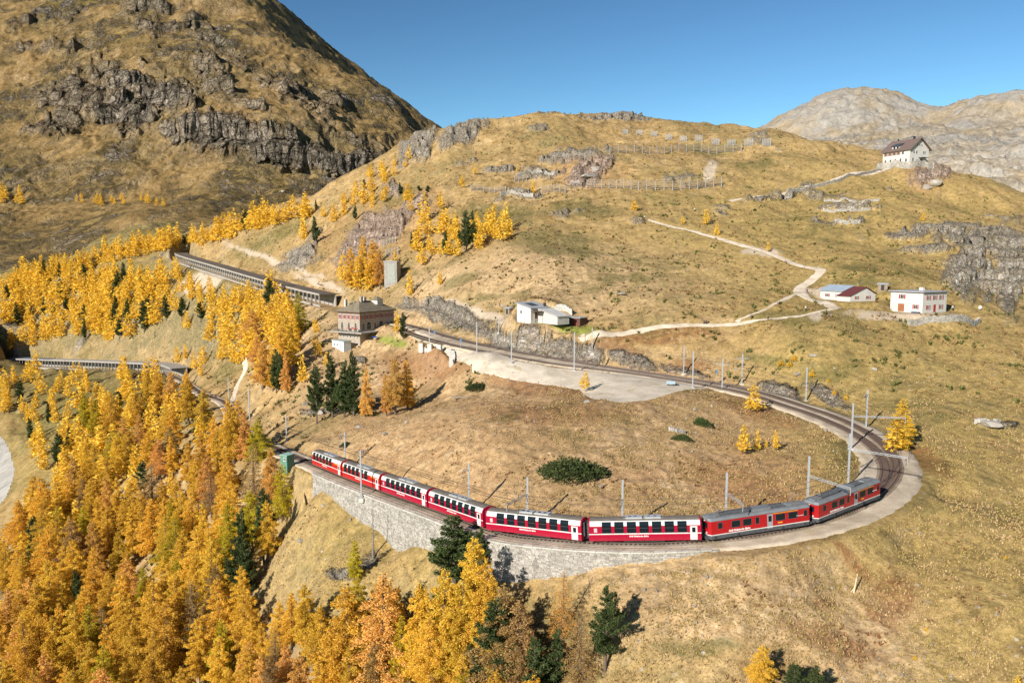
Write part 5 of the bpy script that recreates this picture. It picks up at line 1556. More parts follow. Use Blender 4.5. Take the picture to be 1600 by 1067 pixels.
for i, x in enumerate((-5.2, -3.4, -1.4)):
    v = RT @ Vector((x, -D1 / 2 - 1.6, 6.8)); o = inst('cafe_table', tbm, None, tuple(v), (0, 0, rz))
    tag(o, ['cafe table at the left end of the station terrace', 'cafe table second from the left on the station terrace', 'cafe table left of the pink parasol on the station terrace'][i], 'table', 'tables on the station terrace')
# pale container by the station
p = ground_on(533, 545, GZ)
r = empty('container', (p[0], p[1] + 1, p[2] - .2), math.radians(-42)); tag(r, 'pale blue white cabin container at the foot of the station', 'container')
MB().box(-3.4, 3.4, -1.6, 1.6, -1, 3.0).build('wall', simple('pale_blue_paint', (.60, .66, .68), .6), r)
MB().box(-3.55, 3.55, -1.75, 1.75, 3.001, 3.2).build('roof', simple('grey_green_sheet', (.36, .42, .41), .6), r)
for u in (-2.2, -.4): window(r, 'f', 6.8, 3.2, u, 1.2, .7, .9)
door(r, 'f', 6.8, 3.2, 1.6, .1, .8, 2.0, M_slate)
# green lineside hut behind the train
p = track_pt(-6.5, 4.6, -.4)
r = empty('lineside_hut', tuple(p), math.radians(-30)); tag(r, 'small green lineside hut beside the tail of the train', 'hut')
Mg = simple('green_paint', (.10, .22, .16), .7, 0, .15); Mg2 = simple('light_green_paint', (.30, .46, .38), .7, 0, .1)
MB().box(-1.0, 1.0, -1.1, 1.1, -1.5, 2.5).build('wall', Mg, r)
MB().box(-1.15, 1.15, -1.25, 1.25, 2.501, 2.62).build('roof', Mg2, r)
window(r, 'f', 2, 2.2, .3, 1.3, .6, .7)
door(r, 'l', 2, 2.2, 0, 0, .8, 1.9, Mg2)

# overhead wires
OW = empty('overhead_wire', track_pt(60, 0, 5)); tag(OW, 'thin overhead wires hanging above the looping tracks', 'overhead wire')
M_wire = simple('copper_wire', (.10, .075, .06), .5)
for (P_w, Z_w, hz) in ((MAIN[(TS > -180) & (TS < 345)], TZ[(TS > -180) & (TS < 345)], 5.3), (SIDE, TZ[SEL], 5.3)):
    sag = .35 * (1 - np.abs(np.sin(np.arange(len(P_w)) * math.pi / 26)))
    for nm, z_ in (('contact_wire', Z_w + hz), ('messenger_wire', Z_w + hz + .9 + sag * -1)):
        V, F = extrude_line(P_w, z_, rect(0, .022, -.022, .022)); V = V - np.array(OW.location)
        link(bpy.data.objects.new(nm, np_mesh(nm, V, F, M_wire)), OW)

# ================================================================== SMALL THINGS
# gravel lot things, forecourt
def stone_mesh(seed, squash=.6):
    rs = random.Random(seed); bm = bmesh.new(); bmesh.ops.create_icosphere(bm, subdivisions=2, radius=1)
    ax = [Vector((rs.uniform(-1, 1), rs.uniform(-1, 1), rs.uniform(-.4, 1))).normalized() for _ in range(9)]; cut = [rs.uniform(.55, .85) for _ in ax]
    for v in bm.verts:
        for a, c in zip(ax, cut):
            dd = v.co.dot(a)
            if dd > c: v.co -= a * (dd - c)
        v.co.z *= squash
        v.co *= 1 + rs.uniform(-.04, .04)
    me = bpy.data.meshes.new('boulder'); bm.to_mesh(me); bm.free(); me.materials.append(M_bould); return me
M_bould = simple('boulder_stone', (0.30, 0.265, 0.225), .95, 0, .3, .9, .15, .5, per_obj=.2)
stones = [stone_mesh(s) for s in range(5)]
def boulder(px, py, wpx, label, k=0, grp='pale boulders scattered on the meadows', sq=1.0):
    p = ground_on(px, py, GZ)
    if p is None: return
    R_ = wpx / 2 * p[1] / 1244
    o = inst('boulder', stones[k % 5], None, (p[0], p[1], p[2] + R_ * .12), (0, 0, k * 1.3), (R_, R_ * .8, R_ * .9 * sq))
    tag(o, label, 'boulder', grp)
BL = [(1270,556,17,'flat pale boulder on the slope above the upper track'),(1246,585,14,'white boulder among golden shrubs above the upper track'),(1366,577,12,'whitish boulder alone on the right hand meadow'),
      (1086,640,8,'dark boulder between the yard and the small green bushes'),(1112,634,7,'small pale boulder right of the gravel yard'),(917,628,13,'grey boulder under the bare orange larch'),(912,619,8,'small boulder beside the grey one under the bare larch'),
      (785,478,10,'little boulder left of the chalet'),(973,460,18,'flat grey boulder on the upper meadow'),(1548,664,44,'long low pale rock slab on the right hand meadow'),(940,760,12,'pale stone at the right end of the big green bush'),
      (1112,673,6,'stone beside the round green bush inside the loop'),(1072,654,6,'stone above the mossy wall inside the loop'),(602,678,14,'flat dark rock above the tail of the train'),(500,645,20,'grey rock slab under the dark pines'),(478,632,14,'grey rock on the slope left of the pines'),
      (635,660,10,'low rock right of the pine group'),(562,668,16,'low grey rock right of the mast by the carriages'),(1290,672,10,'faint stone near the inner bend'),(1150,577,8,'white stone above the signal'),
      (920,277,34,'large craggy pinkish boulder on the hill between barriers'),(930,268,26,'upper lump of the craggy pinkish rock on the hill'),(905,288,24,'lower lump of the craggy pinkish rock on the hill'),
      (1462,288,24,'rounded rock bulge below the mountain hut terrace'),(1448,294,18,'lower rock bulge left of the one below the hut'),(180,336,6,'small rock on the far slope above the larches'),(442,300,9,'dark rock lying in the scree under the cliffs'),
      (1340,905,7,'grey stone in the straw coloured grass'),(1300,918,6,'small grey stone left of the dead branch'),(1235,925,6,'tiny pale stone in the tall straw grass'),(1070,893,8,'pale stone below the right end of the wall'),(1180,880,7,'stone below the gravel shoulder'),(1510,870,6,'small stone on the lower right meadow'),(1570,930,5,'tiny stone at the lower right edge'),
      (505,790,10,'rock in the shaded grass below the wall'),(548,812,9,'grey rock under the left end of the wall'),(470,845,14,'grey rock half hidden by shadow on the steep slope'),(430,762,12,'dark rock beside the larch edge')]
for i, b in enumerate(BL): boulder(*b, k=i, sq=.5 if b[2] > 30 or 'flat' in b[3] else 1.0)
# scattered little stones nobody could count
ns = 2600
px_ = []
r_ = np.exp(rng.uniform(math.log(85), math.log(330), ns)); a_ = rng.uniform(-.62, .66, ns)
X_ = r_ * np.sin(a_); Y_ = r_ * np.cos(a_)
dn = fbm(X_, Y_, 22, 2, .6, 55)
dT = np.min(np.hypot(X_[:, None] - MAIN[::4, 0], Y_[:, None] - MAIN[::4, 1]), axis=1)
kp = (dn > .12) & (dT > 6.5)
X_, Y_ = X_[kp], Y_[kp]; Z_ = H(X_, Y_)
base = np.array([v.co[:] for v in stones[0].vertices]) ; bf = np.array([p.vertices[:] for p in stones[0].polygons])
bmv = bmesh.new(); bmesh.ops.create_icosphere(bmv, subdivisions=1, radius=1); bv = np.array([v.co[:] for v in bmv.verts]); bfc = np.array([[v.index for v in f.verts] for f in bmv.faces]); bmv.free()
sc_ = rng.uniform(.08, .3, len(X_))
V = (bv[None] * (sc_[:, None, None] * rng.uniform(.6, 1.2, (len(X_), 1, 3)))) + np.stack([X_, Y_, Z_ + .02], -1)[:, None]
F = bfc[None] + (np.arange(len(X_)) * len(bv))[:, None, None]
o = link(bpy.data.objects.new('loose_stones', np_mesh('loose_stones', V.reshape(-1, 3), F.reshape(-1, 3), M_bould))); tag(o, 'small pale stones strewn over the grass slopes', kind='stuff')
# station forecourt
p = ground_on(672, 547, GZ)
r = empty('forecourt_wall', tuple(p), math.radians(-32)); tag(r, 'low white wall with openings at the edge of the station forecourt', 'wall')
for i, x in enumerate((-4.2, -.8, 2.8)): MB().box(x, x + 1.6, -.4, .4, -1, 1.9).build('wall_block', M_plast2, r)
MB().box(-4.2, 4.4, .4, .6, -1, .5).build('wall_base', M_plast2, r)
rubble_wall([(706, 571), (707, 560), (705, 550)], 1.0, 'short wide stone wall at the corner of the station yard', th=1.6, mat=M_block)
for i, (x, y) in enumerate(((690, 541), (697, 543))):
    v = ground_on(x, y, GZ); o = inst('cafe_table', tbm, None, tuple(v), (0, 0, i)); tag(o, ['left one of two picnic tables beside the platform', 'right one of two picnic tables beside the platform'][i], 'table', 'picnic tables beside the platform')
# covered trailer / pale sheet at the end of the yard
p = ground_on(1050, 602, GZ)
r = empty('covered_trailer', tuple(p), math.radians(-12)); r.scale = (.75, .75, .75); tag(r, 'low pale blue covered trailer at the right end of the gravel yard', 'trailer')
m = MB(); prism(m, [(-.8, .45), (.8, .45), (.8, 1.0), (.4, 1.45), (-.4, 1.45), (-.8, 1.0)], 'x', -1.8, 1.0); m.build('cover', simple('pale_blue_tarp', (.30, .38, .44), .6), r)
m = MB(); m.box(1.0, 1.8, -.3, .3, .4, .6); m.box(-1.7, .95, -.7, .7, .3, .449); m.build('chassis', M_dark, r)
for x in (-1.2, .4):
    m = MB(); m.bar((x, -.85, .3), (x, -.7, .3), .3, 10); m.bar((x, .7, .3), (x, .85, .3), .3, 10); m.build('wheels', M_dark, r)
# log with branch in the straw grass, dead trunk
M_bare = simple('bleached_wood', (.60, .47, .30), .9, 0, .15, 3.0)
p = ground_on(1334, 926, GZ)
m = MB(); m.bar((0, 0, 0), (.5, .3, 2.6), .13, 6, .07); m.bar((.12, .1, .7), (-.5, .1, -.2), .09, 6, .05); m.bar((.4, .2, 2.0), (.2, 0, 2.5), .05, 5, .03)
o = m.build('dead_branch', M_bare, None, tuple(p)); tag(o, 'bleached forked dead branch sticking out of the straw grass', 'branch')
p = ground_on(583, 872, GZ)
m = MB(); m.bar((0, 0, -.3), (.1, 0, 9.0), .16, 7, .05)
for k in range(16):
    z = 1.5 + k * .45; a = k * 2.4; m.bar((0, 0, z), (1.0 * math.cos(a) * (1 - k / 20), 1.0 * math.sin(a) * (1 - k / 20), z + .1), .035, 4, .01)
o = m.build('bare_tree', simple('dead_grey_bark', (.22, .19, .17), .9), None, tuple(p)); tag(o, 'thin leafless grey tree trunk below the stone wall', 'dead tree')
# wooden bench place on the inner slope
p = ground_on(722, 622, GZ)
r = empty('wooden_trough', tuple(p), math.radians(-10)); tag(r, 'long pale wooden trough left of the flat green bush', 'trough')
MB().box(-2.6, 2.6, -.35, .35, .1, .5).build('trough_body', M_wood, r); MB().box(-2.2, -1.8, -.3, .3, -.4, .1).build('leg', M_wood, r); MB().box(1.8, 2.2, -.3, .3, -.4, .1).build('leg', M_wood, r)
# satellite dish right of the house
p = ground_on(1530, 486, GZ)
r = empty('satellite_dish', tuple(p)); tag(r, 'round white dish on a short post right of the red shuttered house', 'satellite dish')
MB().bar((0, 0, -.3), (0, 0, 1.0), .05).build('post', M_galv, r)
m = MB(); n = 14; m.add([(.55 * math.cos(2 * math.pi * i / n), -.25, 1.2 + .55 * math.sin(2 * math.pi * i / n)) for i in range(n)] + [(0, 0, 1.2)], [(i, (i + 1) % n, n) for i in range(n)]); m.build('dish', M_frame, r)
# timber fence above the rock cut
def fence(pts, label, step=2.2, h=1.1):
    W_ = np.array([ground_on(x, y, GZ) for x, y in pts]); pl, ps = catmull(W_[:, :2], step)
    z = H(pl[:, 0], pl[:, 1]); c = (pl[0, 0], pl[0, 1], z[0])
    root = empty('timber_fence', c); tag(root, label, 'fence')
    pm3 = MB().bar((0, 0, -.3), (0, 0, h), .06, 5).mesh('post', M_wood)
    for q, zz in zip(pl, z): inst('post', pm3, root, (q[0] - c[0], q[1] - c[1], zz - c[2]))
    for hz in (.5, .95):
        m = MB()
        for i in range(len(pl) - 1):
            m.bar((pl[i, 0] - c[0], pl[i, 1] - c[1], z[i] - c[2] + hz), (pl[i + 1, 0] - c[0], pl[i + 1, 1] - c[1], z[i + 1] - c[2] + hz), .045, 4)
        m.build('fence_rail', M_wood, root)
fence([(742, 508), (770, 505), (806, 506), (830, 512), (860, 520), (893, 523), (925, 519)], 'brown timber fence round the lawn above the rock cut')
fence([(1368, 482), (1385, 484), (1402, 486), (1415, 487)], 'short grey fence between the farmhouse and the red shuttered house')

# ---- people
def person_parts():
    def skin(name, pts, edges, rad, mat, sub=1):
        me = bpy.data.meshes.new(name); me.from_pydata(pts, edges, []); ob = bpy.data.objects.new(name, me); COL.objects.link(ob)
        md = ob.modifiers.new('s', 'SKIN'); 
        for v, r_ in zip(me.skin_vertices[0].data, rad): v.radius = (r_, r_)
        me.skin_vertices[0].data[0].use_root = True
        sb = ob.modifiers.new('u', 'SUBSURF'); sb.levels = sub; sb.render_levels = sub
        dg = bpy.context.evaluated_depsgraph_get(); out = bpy.data.meshes.new_from_object(ob.evaluated_get(dg)); out.name = name
        bpy.data.objects.remove(ob); out.materials.clear(); out.materials.append(mat); return out
    P_ = [(0,0,.95),(0,0,1.2),(0,0,1.42),(0,0,1.52),(0,-.01,1.68),(.19,0,1.40),(.24,.02,1.14),(.22,-.14,.92),(-.19,0,1.40),(-.24,-.02,1.14),(-.22,.12,.92),(.10,0,.88),(.11,-.12,.50),(.11,-.16,.08),(-.10,0,.88),(-.11,.10,.50),(-.11,.16,.08),(.11,-.28,.04),(-.11,.04,.04),
          (.22,-.20,.84),(-.22,.14,.84)]
    E_ = [(0,1),(1,2),(2,3),(3,4),(2,5),(5,6),(6,7),(2,8),(8,9),(9,10),(0,11),(11,12),(12,13),(0,14),(14,15),(15,16),(13,17),(16,18),(7,19),(10,20)]
    R_ = [.13,.13,.15,.06,.11,.07,.05,.04,.07,.05,.04,.09,.07,.045,.09,.07,.045,.045,.045,.03,.03]
    skinm = simple('skin', (.45, .27, .19), .6)
    body = skin('person', P_, E_, R_, skinm)
    jk = skin('jacket', [P_[i] for i in (1, 2, 5, 6, 7, 8, 9, 10, 0)], [(0, 1), (1, 2), (2, 3), (3, 4), (1, 5), (5, 6), (6, 7), (0, 8)], [.17, .18, .09, .075, .06, .09, .075, .06, .16], simple('x', (.3, .3, .3)))
    tr = skin('trousers', [P_[i] for i in (0, 11, 12, 13, 14, 15, 16)], [(0, 1), (1, 2), (2, 3), (0, 4), (4, 5), (5, 6)], [.155, .11, .09, .07, .11, .09, .07], simple('dark_trousers', (.04, .045, .06), .8))
    hr = skin('hair', [(0, .03, 1.66), (0, .02, 1.75)], [(0, 1)], [.10, .09], simple('dark_hair', (.04, .025, .015), .7))
    return body, jk, tr, hr
PB = person_parts()
COLS = {'dark blue': (.03, .05, .14), 'red': (.40, .04, .04), 'white': (.65, .65, .62), 'black': (.02, .02, .02), 'blue': (.05, .15, .40), 'purple': (.18, .05, .18), 'grey': (.25, .25, .25)}
PL_ = [(709,570,'black','person in black standing at the yard corner below the stone wall',200),(706,553,'dark blue','person in dark blue beside the stone wall of the yard',80),
       (1261,459,'purple','hiker in purple on the path bend near the farmhouse',30),(1259,487,'white','hiker in white left of the lower path bend',200),(1174,499,'dark blue','hiker in dark blue at the foot of the short cut path',120),(1200,501,'red','hiker in red on the straight path',60),
       (1100,507,'purple','hiker in purple walking left on the straight path',90),(1104,507,'black','hiker in black walking behind one in purple',100),(1085,331,'white','hiker in white standing high on the hill near the path top',0),(1488,486,'white','person in white sitting height beside the red door of the house',0),
       (698,540,'grey','person in grey by the picnic tables',0),(1007,343,'white','small pale figure at the top end of the winding path',0)]
for (x, y, cn, lb, rzz) in PL_:
    p = ground_on(x, y, GZ)
    if p is None: continue
    o = inst('person', PB[0], None, (p[0], p[1], p[2] + .05), (0, 0, math.radians(rzz))); tag(o, lb.replace('sitting height ', 'standing '), 'person')
    j = inst('jacket', PB[1], o); j.material_slots[0].link = 'OBJECT'; j.material_slots[0].material = simple('jacket_' + cn.replace(' ', '_'), COLS[cn], .8)
    inst('trousers', PB[2], o); inst('hair', PB[3], o)

# ================================================================== TREES
def leaf_mat(name, lo, mid, hi, transl=0.42):
    m, t, b = newmat(name)
    g = N(t, 'NewGeometry'); oi = N(t, 'ObjectInfo')
    c = ramp(t, g.outputs['Random Per Island'], [(0.0, lo), (0.45, mid), (1.0, hi)])
    hs = N(t, 'HueSaturation')
    t.links.new(mth(t, 'ADD', mth(t, 'MULTIPLY', oi.outputs['Random'], 0.016), 0.492), hs.inputs['Hue'])
    t.links.new(mth(t, 'ADD', mth(t, 'MULTIPLY', mth(t, 'FRACT', mth(t, 'MULTIPLY', oi.outputs['Random'], 7.3)), 0.32), 0.84), hs.inputs['Value'])
    t.links.new(c, hs.inputs['Color'])
    t.links.new(hs.outputs[0], b.inputs['Base Color'])
    b.inputs['Roughness'].default_value = 0.7
    b.inputs['Specular IOR Level'].default_value = 0.15
    tr = N(t, 'BsdfTranslucent'); t.links.new(hs.outputs[0], tr.inputs['Color'])
    mx = N(t, 'MixShader'); mx.inputs[0].default_value = transl
    t.links.new(b.outputs[0], mx.inputs[1]); t.links.new(tr.outputs[0], mx.inputs[2])
    t.links.new(mx.outputs[0], t.nodes['Material Output'].inputs['Surface'])
    return m
LM = {
 'golden': leaf_mat('golden_larch_needles', (0.54, 0.305, 0.03), (0.85, 0.52, 0.055), (0.95, 0.65, 0.12)),
 'orange': leaf_mat('orange_larch_needles', (0.54, 0.28, 0.06), (0.84, 0.46, 0.11), (0.93, 0.58, 0.20)),
 'yellow green': leaf_mat('yellow_green_larch_needles', (0.30, 0.24, 0.015), (0.60, 0.46, 0.03), (0.74, 0.58, 0.06)),
 'fading brown': leaf_mat('fading_larch_needles', (0.26, 0.16, 0.05), (0.48, 0.30, 0.10), (0.62, 0.42, 0.17)),
 'dark green': leaf_mat('pine_needles', (0.020, 0.033, 0.010), (0.055, 0.078, 0.024), (0.12, 0.15, 0.05), 0.15),
}
M_bark = simple('larch_bark', (0.13, 0.095, 0.075), .95, 0, .25, 4.0)
def make_tree(seed, Ht=14.0, R=2.7, nb=64, leaves=6500, bare=.12, pine=False, lsize=.21):
    rs = np.random.default_rng(seed)
    tk = MB(); 
    lean = rs.normal(0, .02, 2)
    tk.bar((0, 0, -.8), (lean[0] * Ht * .5, lean[1] * Ht * .5, Ht * .5), .022 * Ht, 7, .013 * Ht, cap=False)
    tk.bar((lean[0] * Ht * .5, lean[1] * Ht * .5, Ht * .5), (lean[0] * Ht, lean[1] * Ht, Ht * .98), .013 * Ht, 6, .02, cap=False)
    P = []; D = []
    z0 = bare * Ht
    side = rs.uniform(0, 2 * math.pi); asym = rs.uniform(.0, .22)
    for i in range(nb):
        f = (i + rs.uniform(0, 1)) / nb
        f = f ** 1.08
        z = z0 + (Ht * .985 - z0) * f
        a = rs.uniform(0, 2 * math.pi) if pine else i * 2.4 + rs.uniform(-.5, .5)
        prof = (1 - f) ** (.68 if not pine else .62) * (min(1, .55 + f * 3.0) if not pine else min(1, .45 + f * 2.6))
        L = R * prof * rs.uniform(.62, 1.18) * (1 + asym * math.cos(a - side)) + .12 * (1 - f) + .10
        dz = (rs.uniform(.0, .35) if f > .7 else rs.uniform(-.28, .15)) if not pine else rs.uniform(.05, .5)
        tip = np.array([math.cos(a) * L, math.sin(a) * L, dz * L])
        o = np.array([lean[0] * z, lean[1] * z, z])
        if L > .7:
            tk.bar(tuple(o), tuple(o + tip * .92), .010 * Ht * (1 - f) * .5 + .02, 3, .008, cap=False)
        n = max(6, int(leaves * (L ** 1.55)))
        P.append((o, tip, n, L)); D.append(n)
    tot = sum(D); pos = []; drs = []
    for (o, tip, n, L) in P:
        n = max(5, int(leaves * n / tot))
        t = rs.beta(1.7, 1.05, n)
        per = np.array([-tip[1], tip[0], 0]) / (np.hypot(tip[0], tip[1]) + 1e-6)
        wdt = (.30 * L * (1.0 - .55 * t) + .10)
        lat = rs.normal(0, .5, n) * wdt
        q = o + tip * t[:, None] + per * lat[:, None]
        q[:, 2] += rs.normal(0, .13, n) * (1 + .5 * L * (1 - t)) - np.abs(lat) * (.25 if not pine else -.15) - (.12 * t * t * L if not pine else -.18 * t * L)
        pos.append(q)
        d_ = tip / (np.linalg.norm(tip) + 1e-6) + rs.normal(0, .75, (n, 3)); d_[:, 2] += .25 if pine else -.05
        drs.append(d_)
    pos = np.vstack(pos); drs = np.vstack(drs); drs /= np.linalg.norm(drs, axis=1)[:, None]
    n = len(pos)
    up = rs.normal(0, 1, (n, 3)); sd_ = np.cross(drs, up); sd_ /= np.linalg.norm(sd_, axis=1)[:, None] + 1e-9
    ln = lsize * rs.uniform(.6, 1.5, n)[:, None]; wd = ln * rs.uniform(.3, .55, n)[:, None]
    V = np.stack([pos - drs * ln * .5, pos + sd_ * wd * .5, pos + drs * ln * .55, pos - sd_ * wd * .5], 1)
    return tk.mesh('trunk', M_bark), V.reshape(-1, 3)
def crown_mesh(V, mat):
    return np_mesh('crown', V, np.arange(len(V)).reshape(-1, 4), mat)
LAR = []
for k, (R, b_, lv) in enumerate([(3.3, .12, 24000), (3.8, .08, 26000), (2.9, .14, 22000), (4.1, .10, 28000), (3.5, .18, 23000), (2.8, .07, 20000), (3.9, .13, 19000)]):
    tm, V = make_tree(100 + k, 14.0, R, 70, lv, b_)
    LAR.append((tm, crown_mesh(V, LM['golden']), V))
BARE = []
for k in range(2):
    tm, V = make_tree(300 + k, 14.0, 3.3, 90, 8000, .12, False, .18)
    BARE.append((tm, crown_mesh(V, LM['golden']), V))
PIN = []
for k, (R, b_, lv) in enumerate([(2.9, .12, 17000), (2.5, .08, 15000), (3.3, .2, 16000)]):
    tm, V = make_tree(200 + k, 13.0, R, 90, lv, b_, True, .26)
    PIN.append((tm, crown_mesh(V, LM['dark green']), V))
TREES = []       # (apparent size, kind, colour, x, y, z, height, widen, seed, label, group, cat)
rt = random.Random(21)
def add_tree(p, h, kind='larch', colour='golden', label=None, group=None, widen=1.0):
    d = math.hypot(p[0], p[1])
    TREES.append(dict(size=h / d, kind=kind, colour=colour, p=p, h=h, w=widen, seed=rt.randrange(1 << 20), label=label, group=group))
def single(px, py, ytop, kind, colour, label, widen=1.0, group=None):
    p = ground_on(px, py, GZ)
    if p is None: return
    depth = p[1] * CT - (p[2] - CAM_Z) * ST
    add_tree(p, (py - ytop) * depth / 1244, kind, colour, label, group, widen)
G_ = 'larch'; Pn = 'pine'
for a in [
 (1405,702,620,G_,'golden','broad golden larch with its dark shadow right of the railway bend',1.5),(1398,706,655,G_,'golden','low spreading golden larch at the left foot of the broad one',1.7),
 (1176,643,598,G_,'golden','leaning golden larch growing on the inner edge of the upper track',1.6),(1162,711,661,G_,'golden','leftmost and tallest of three small golden larches inside the loop',1.15),(1184,704,668,G_,'golden','slim middle one of three small golden larches inside the loop',.8),(1212,703,671,G_,'orange','orange larch at the right of the three inside the loop',1.1),
 (1197,700,684,G_,'orange','tiny orange larch between the small larches inside the loop',1.0),
 (914,612,578,'bare','orange','nearly bare orange larch on the edge of the gravel yard',1.2),
 (630,531,487,Pn,'dark green','small dark green spruce right of the station building',.8),(621,522,482,G_,'orange','slim orange larch between the station and the dark green spruce',.8),
 (618,648,556,G_,'orange','tall orange larch right of the pine group inside the loop',1.0),(637,642,561,G_,'golden','golden larch right of the tall orange one inside the loop',.95),(604,650,583,G_,'orange','orange larch at the left foot of the tall one inside the loop',.8),
 (571,652,567,G_,'orange','slender orange larch with a bare pale trunk right of the dark pines',.6),
 (495,662,570,Pn,'dark green','leftmost dark pine of the group above the tail of the train',.75),(520,652,548,Pn,'dark green','dark pine second from left in the group above the tail',.85),(538,652,560,Pn,'dark green','dense dark pine in the middle of the group above the tail',.9),(553,650,546,Pn,'dark green','tall dark pine at the right of the group above the tail',.75),(546,648,570,Pn,'dark green','lower dark pine tucked inside the group above the tail',.9),
 (432,614,543,Pn,'dark green','dark pine with bare stems on the slope left of the station',.75),(440,613,550,Pn,'dark green','second dark pine beside one with bare stems left of the station',.6),(449,613,545,G_,'orange','thin orange larch right of the two pines left of the station',.6),(472,600,548,G_,'orange','pale orange larch on the slope below the station container',.75),
 (710,915,800,Pn,'dark green','dark green pine reaching up in front of the stone wall',1.7),(752,905,820,Pn,'dark green','dark pine behind the tall golden larch before the wall',1.0),
 (738,1010,828,G_,'golden','tall golden larch in front of the stone wall and carriage end',1.15),(760,1025,860,G_,'golden','golden larch right of the tall one in front of the wall',1.1),(722,1060,895,G_,'golden','bright golden larch below the dark pine before the wall',1.25),(690,1075,880,G_,'golden','golden larch left of the bright one under the dark pine',1.1),(655,1075,905,G_,'golden','golden larch second left of the bright one under the dark pine',1.1),(790,1085,905,G_,'fading brown','brownish larch in the deep shade right of the tall golden pair',1.3),(812,1100,930,G_,'fading brown','brown shaded larch rightmost of the group before the wall',1.3),(775,1100,925,Pn,'dark green','dark pine in the deep shade below the tall golden pair',1.3),(600,1075,888,G_,'orange','tall orange larch at the bottom under the left half of the wall',1.3),(545,1090,905,G_,'golden','tall golden larch at the bottom left of the tall orange one',1.2),(840,1110,985,Pn,'dark green','shaded pine at the bottom edge of the wood group',1.3),(735,875,825,Pn,'dark green','dark pine top between the pine and the golden larch at the wall',1.3),
 (945,1048,908,Pn,'dark green','dark green pine right of the pale larches at the bottom',.95),(868,1075,975,Pn,'dark green','short dark pine left of the pale larches at the bottom',1.1),
 (905,1075,930,'bare','fading brown','pale half bare larch left of the dark pine at the bottom',1.0),(878,1000,885,'bare','orange','thin orange larch just below the foot of the wall',1.0),
 (378,940,790,Pn,'dark green','tall narrow dark pine standing out of the golden wood',.8),(412,880,758,Pn,'dark green','dark pine right of the tall narrow one',.7),
 (556,905,838,G_,'yellow green','yellow green larch below the left part of the wall',1.1),(565,1000,890,G_,'yellow green','yellow green larch under the smaller one below the wall',1.1),
 (1187,1085,1000,G_,'golden','golden larch at the bottom edge in the straw grass',1.3),(1242,1100,1030,Pn,'dark green','dark green pine top at the bottom edge right of the golden larch',1.6),(1275,1110,1035,Pn,'dark green','dark shaded pine top at the bottom edge, rightmost of two',1.2),
 (1588,1085,1052,G_,'golden','tiny golden larch tip at the lower right corner',1.2),(1447,985,978,G_,'golden','tiny golden sapling on the lower right meadow',1.6),(1430,1030,1022,G_,'golden','tiny golden sapling below another on the lower right meadow',2),(1571,873,866,G_,'golden','tiny golden sapling near the right edge of the meadow',1.6),
 (1442,346,330,G_,'golden','lone small golden larch below the mountain hut',1.1),(1103,351,325,G_,'orange','orange larch beside the top of the winding path',1.0),(1120,369,346,G_,'golden','golden larch lower right of the orange one by the path',.9),(1200,394,377,G_,'golden','tiny golden larch on the path bend',1.1),(990,329,311,G_,'golden','small round golden larch below the lower barrier row',1.6),
 (722,294,272,G_,'golden','golden larch alone left of the low brown barrier',1.2),(742,274,257,G_,'golden','golden larch above another left of the barriers',1.0),(688,446,423,G_,'orange','round orange larch on the open meadow above the station',1.3),(640,462,418,G_,'orange','orange larch right of the concrete tower',.8),
 (833,302,280,G_,'orange','small orange larch beside the short dark snow barrier',1.0),(808,268,260,G_,'golden','tiny golden larch on the hillside left of the barriers',1.2),(618,427,385,'bare','orange','thin orange larch right above the concrete tower',.7),
 (1066,350,338,G_,'orange','tiny orange larch left of the taller one by the path',1.3),
 (1241,564,552,G_,'golden','golden bush above the pale rock by the upper track',2.2),(1220,572,561,G_,'yellow green','yellow bush left of the white boulder',2.4),(1233,574,563,G_,'golden','golden bush touching the white boulder',2.0),(1268,590,577,G_,'golden','golden bush right of the mast above the track',2.0),(1303,618,606,G_,'golden','golden bush on the rock above the bend',1.6),(1322,626,614,G_,'golden','golden bush rightmost above the bend',1.5),(1295,598,590,G_,'orange','orange bush between the two rock patches',2.0),
 (535,442,393,G_,'orange','orange larch leftmost of the cluster above the station',.85),(550,450,385,G_,'golden','yellow larch in the cluster above the station',.9),(567,442,368,G_,'golden','tallest golden larch of the cluster above the station',.9),(583,450,372,G_,'golden','golden larch right in the cluster above the station',.9),(594,452,388,G_,'orange','orange larch beside the concrete tower',.8),(560,456,405,G_,'orange','low orange larch in front of the cluster above the station',.9),(575,458,410,G_,'orange','low orange larch front right in the cluster above the station',.9),
 (662,350,302,G_,'yellow green','bright yellow larch on top of the pinkish rock face',1.15),(688,330,298,G_,'golden','golden larch right of the bright yellow one',.9),(643,330,302,G_,'orange','orange larch left of the bright yellow one',.9),
 (729,393,328,Pn,'dark green','big dark pine in the orange grove above the meadow',.9),(740,390,345,Pn,'dark green','dark pine right of the big one in the grove',.8),(697,402,360,Pn,'dark green','small dark pine left of the big one in the grove',.8),(655,300,290,Pn,'dark green','dark pine on the ridge left of the yellow larch',1.4),(668,302,290,Pn,'dark green','low dark pine on the ridge',1.4),
 (493,380,337,Pn,'dark green','lone dark pine on the slope above the upper gallery',.95),(494,330,312,Pn,'dark green','dark pine on the skyline shoulder',.9),(479,336,322,G_,'golden','golden larch left of the pine on the shoulder',1.0),(555,345,320,Pn,'dark green','small dark pine between golden larches on the ridge slope',.9),
 (432,352,342,Pn,'dark green','tiny dark pine left on the ridge slope',1.2),(475,375,330,G_,'orange','orange larch left of the lone dark pine',.9),
]:
    single(*a)
COLW = [('golden', .70), ('orange', .12), ('yellow green', .10), ('fading brown', .08)]
def pick_colour():
    u = rt.random(); s = 0
    for c, w_ in COLW:
        s += w_
        if u < s: return c
    return 'golden'
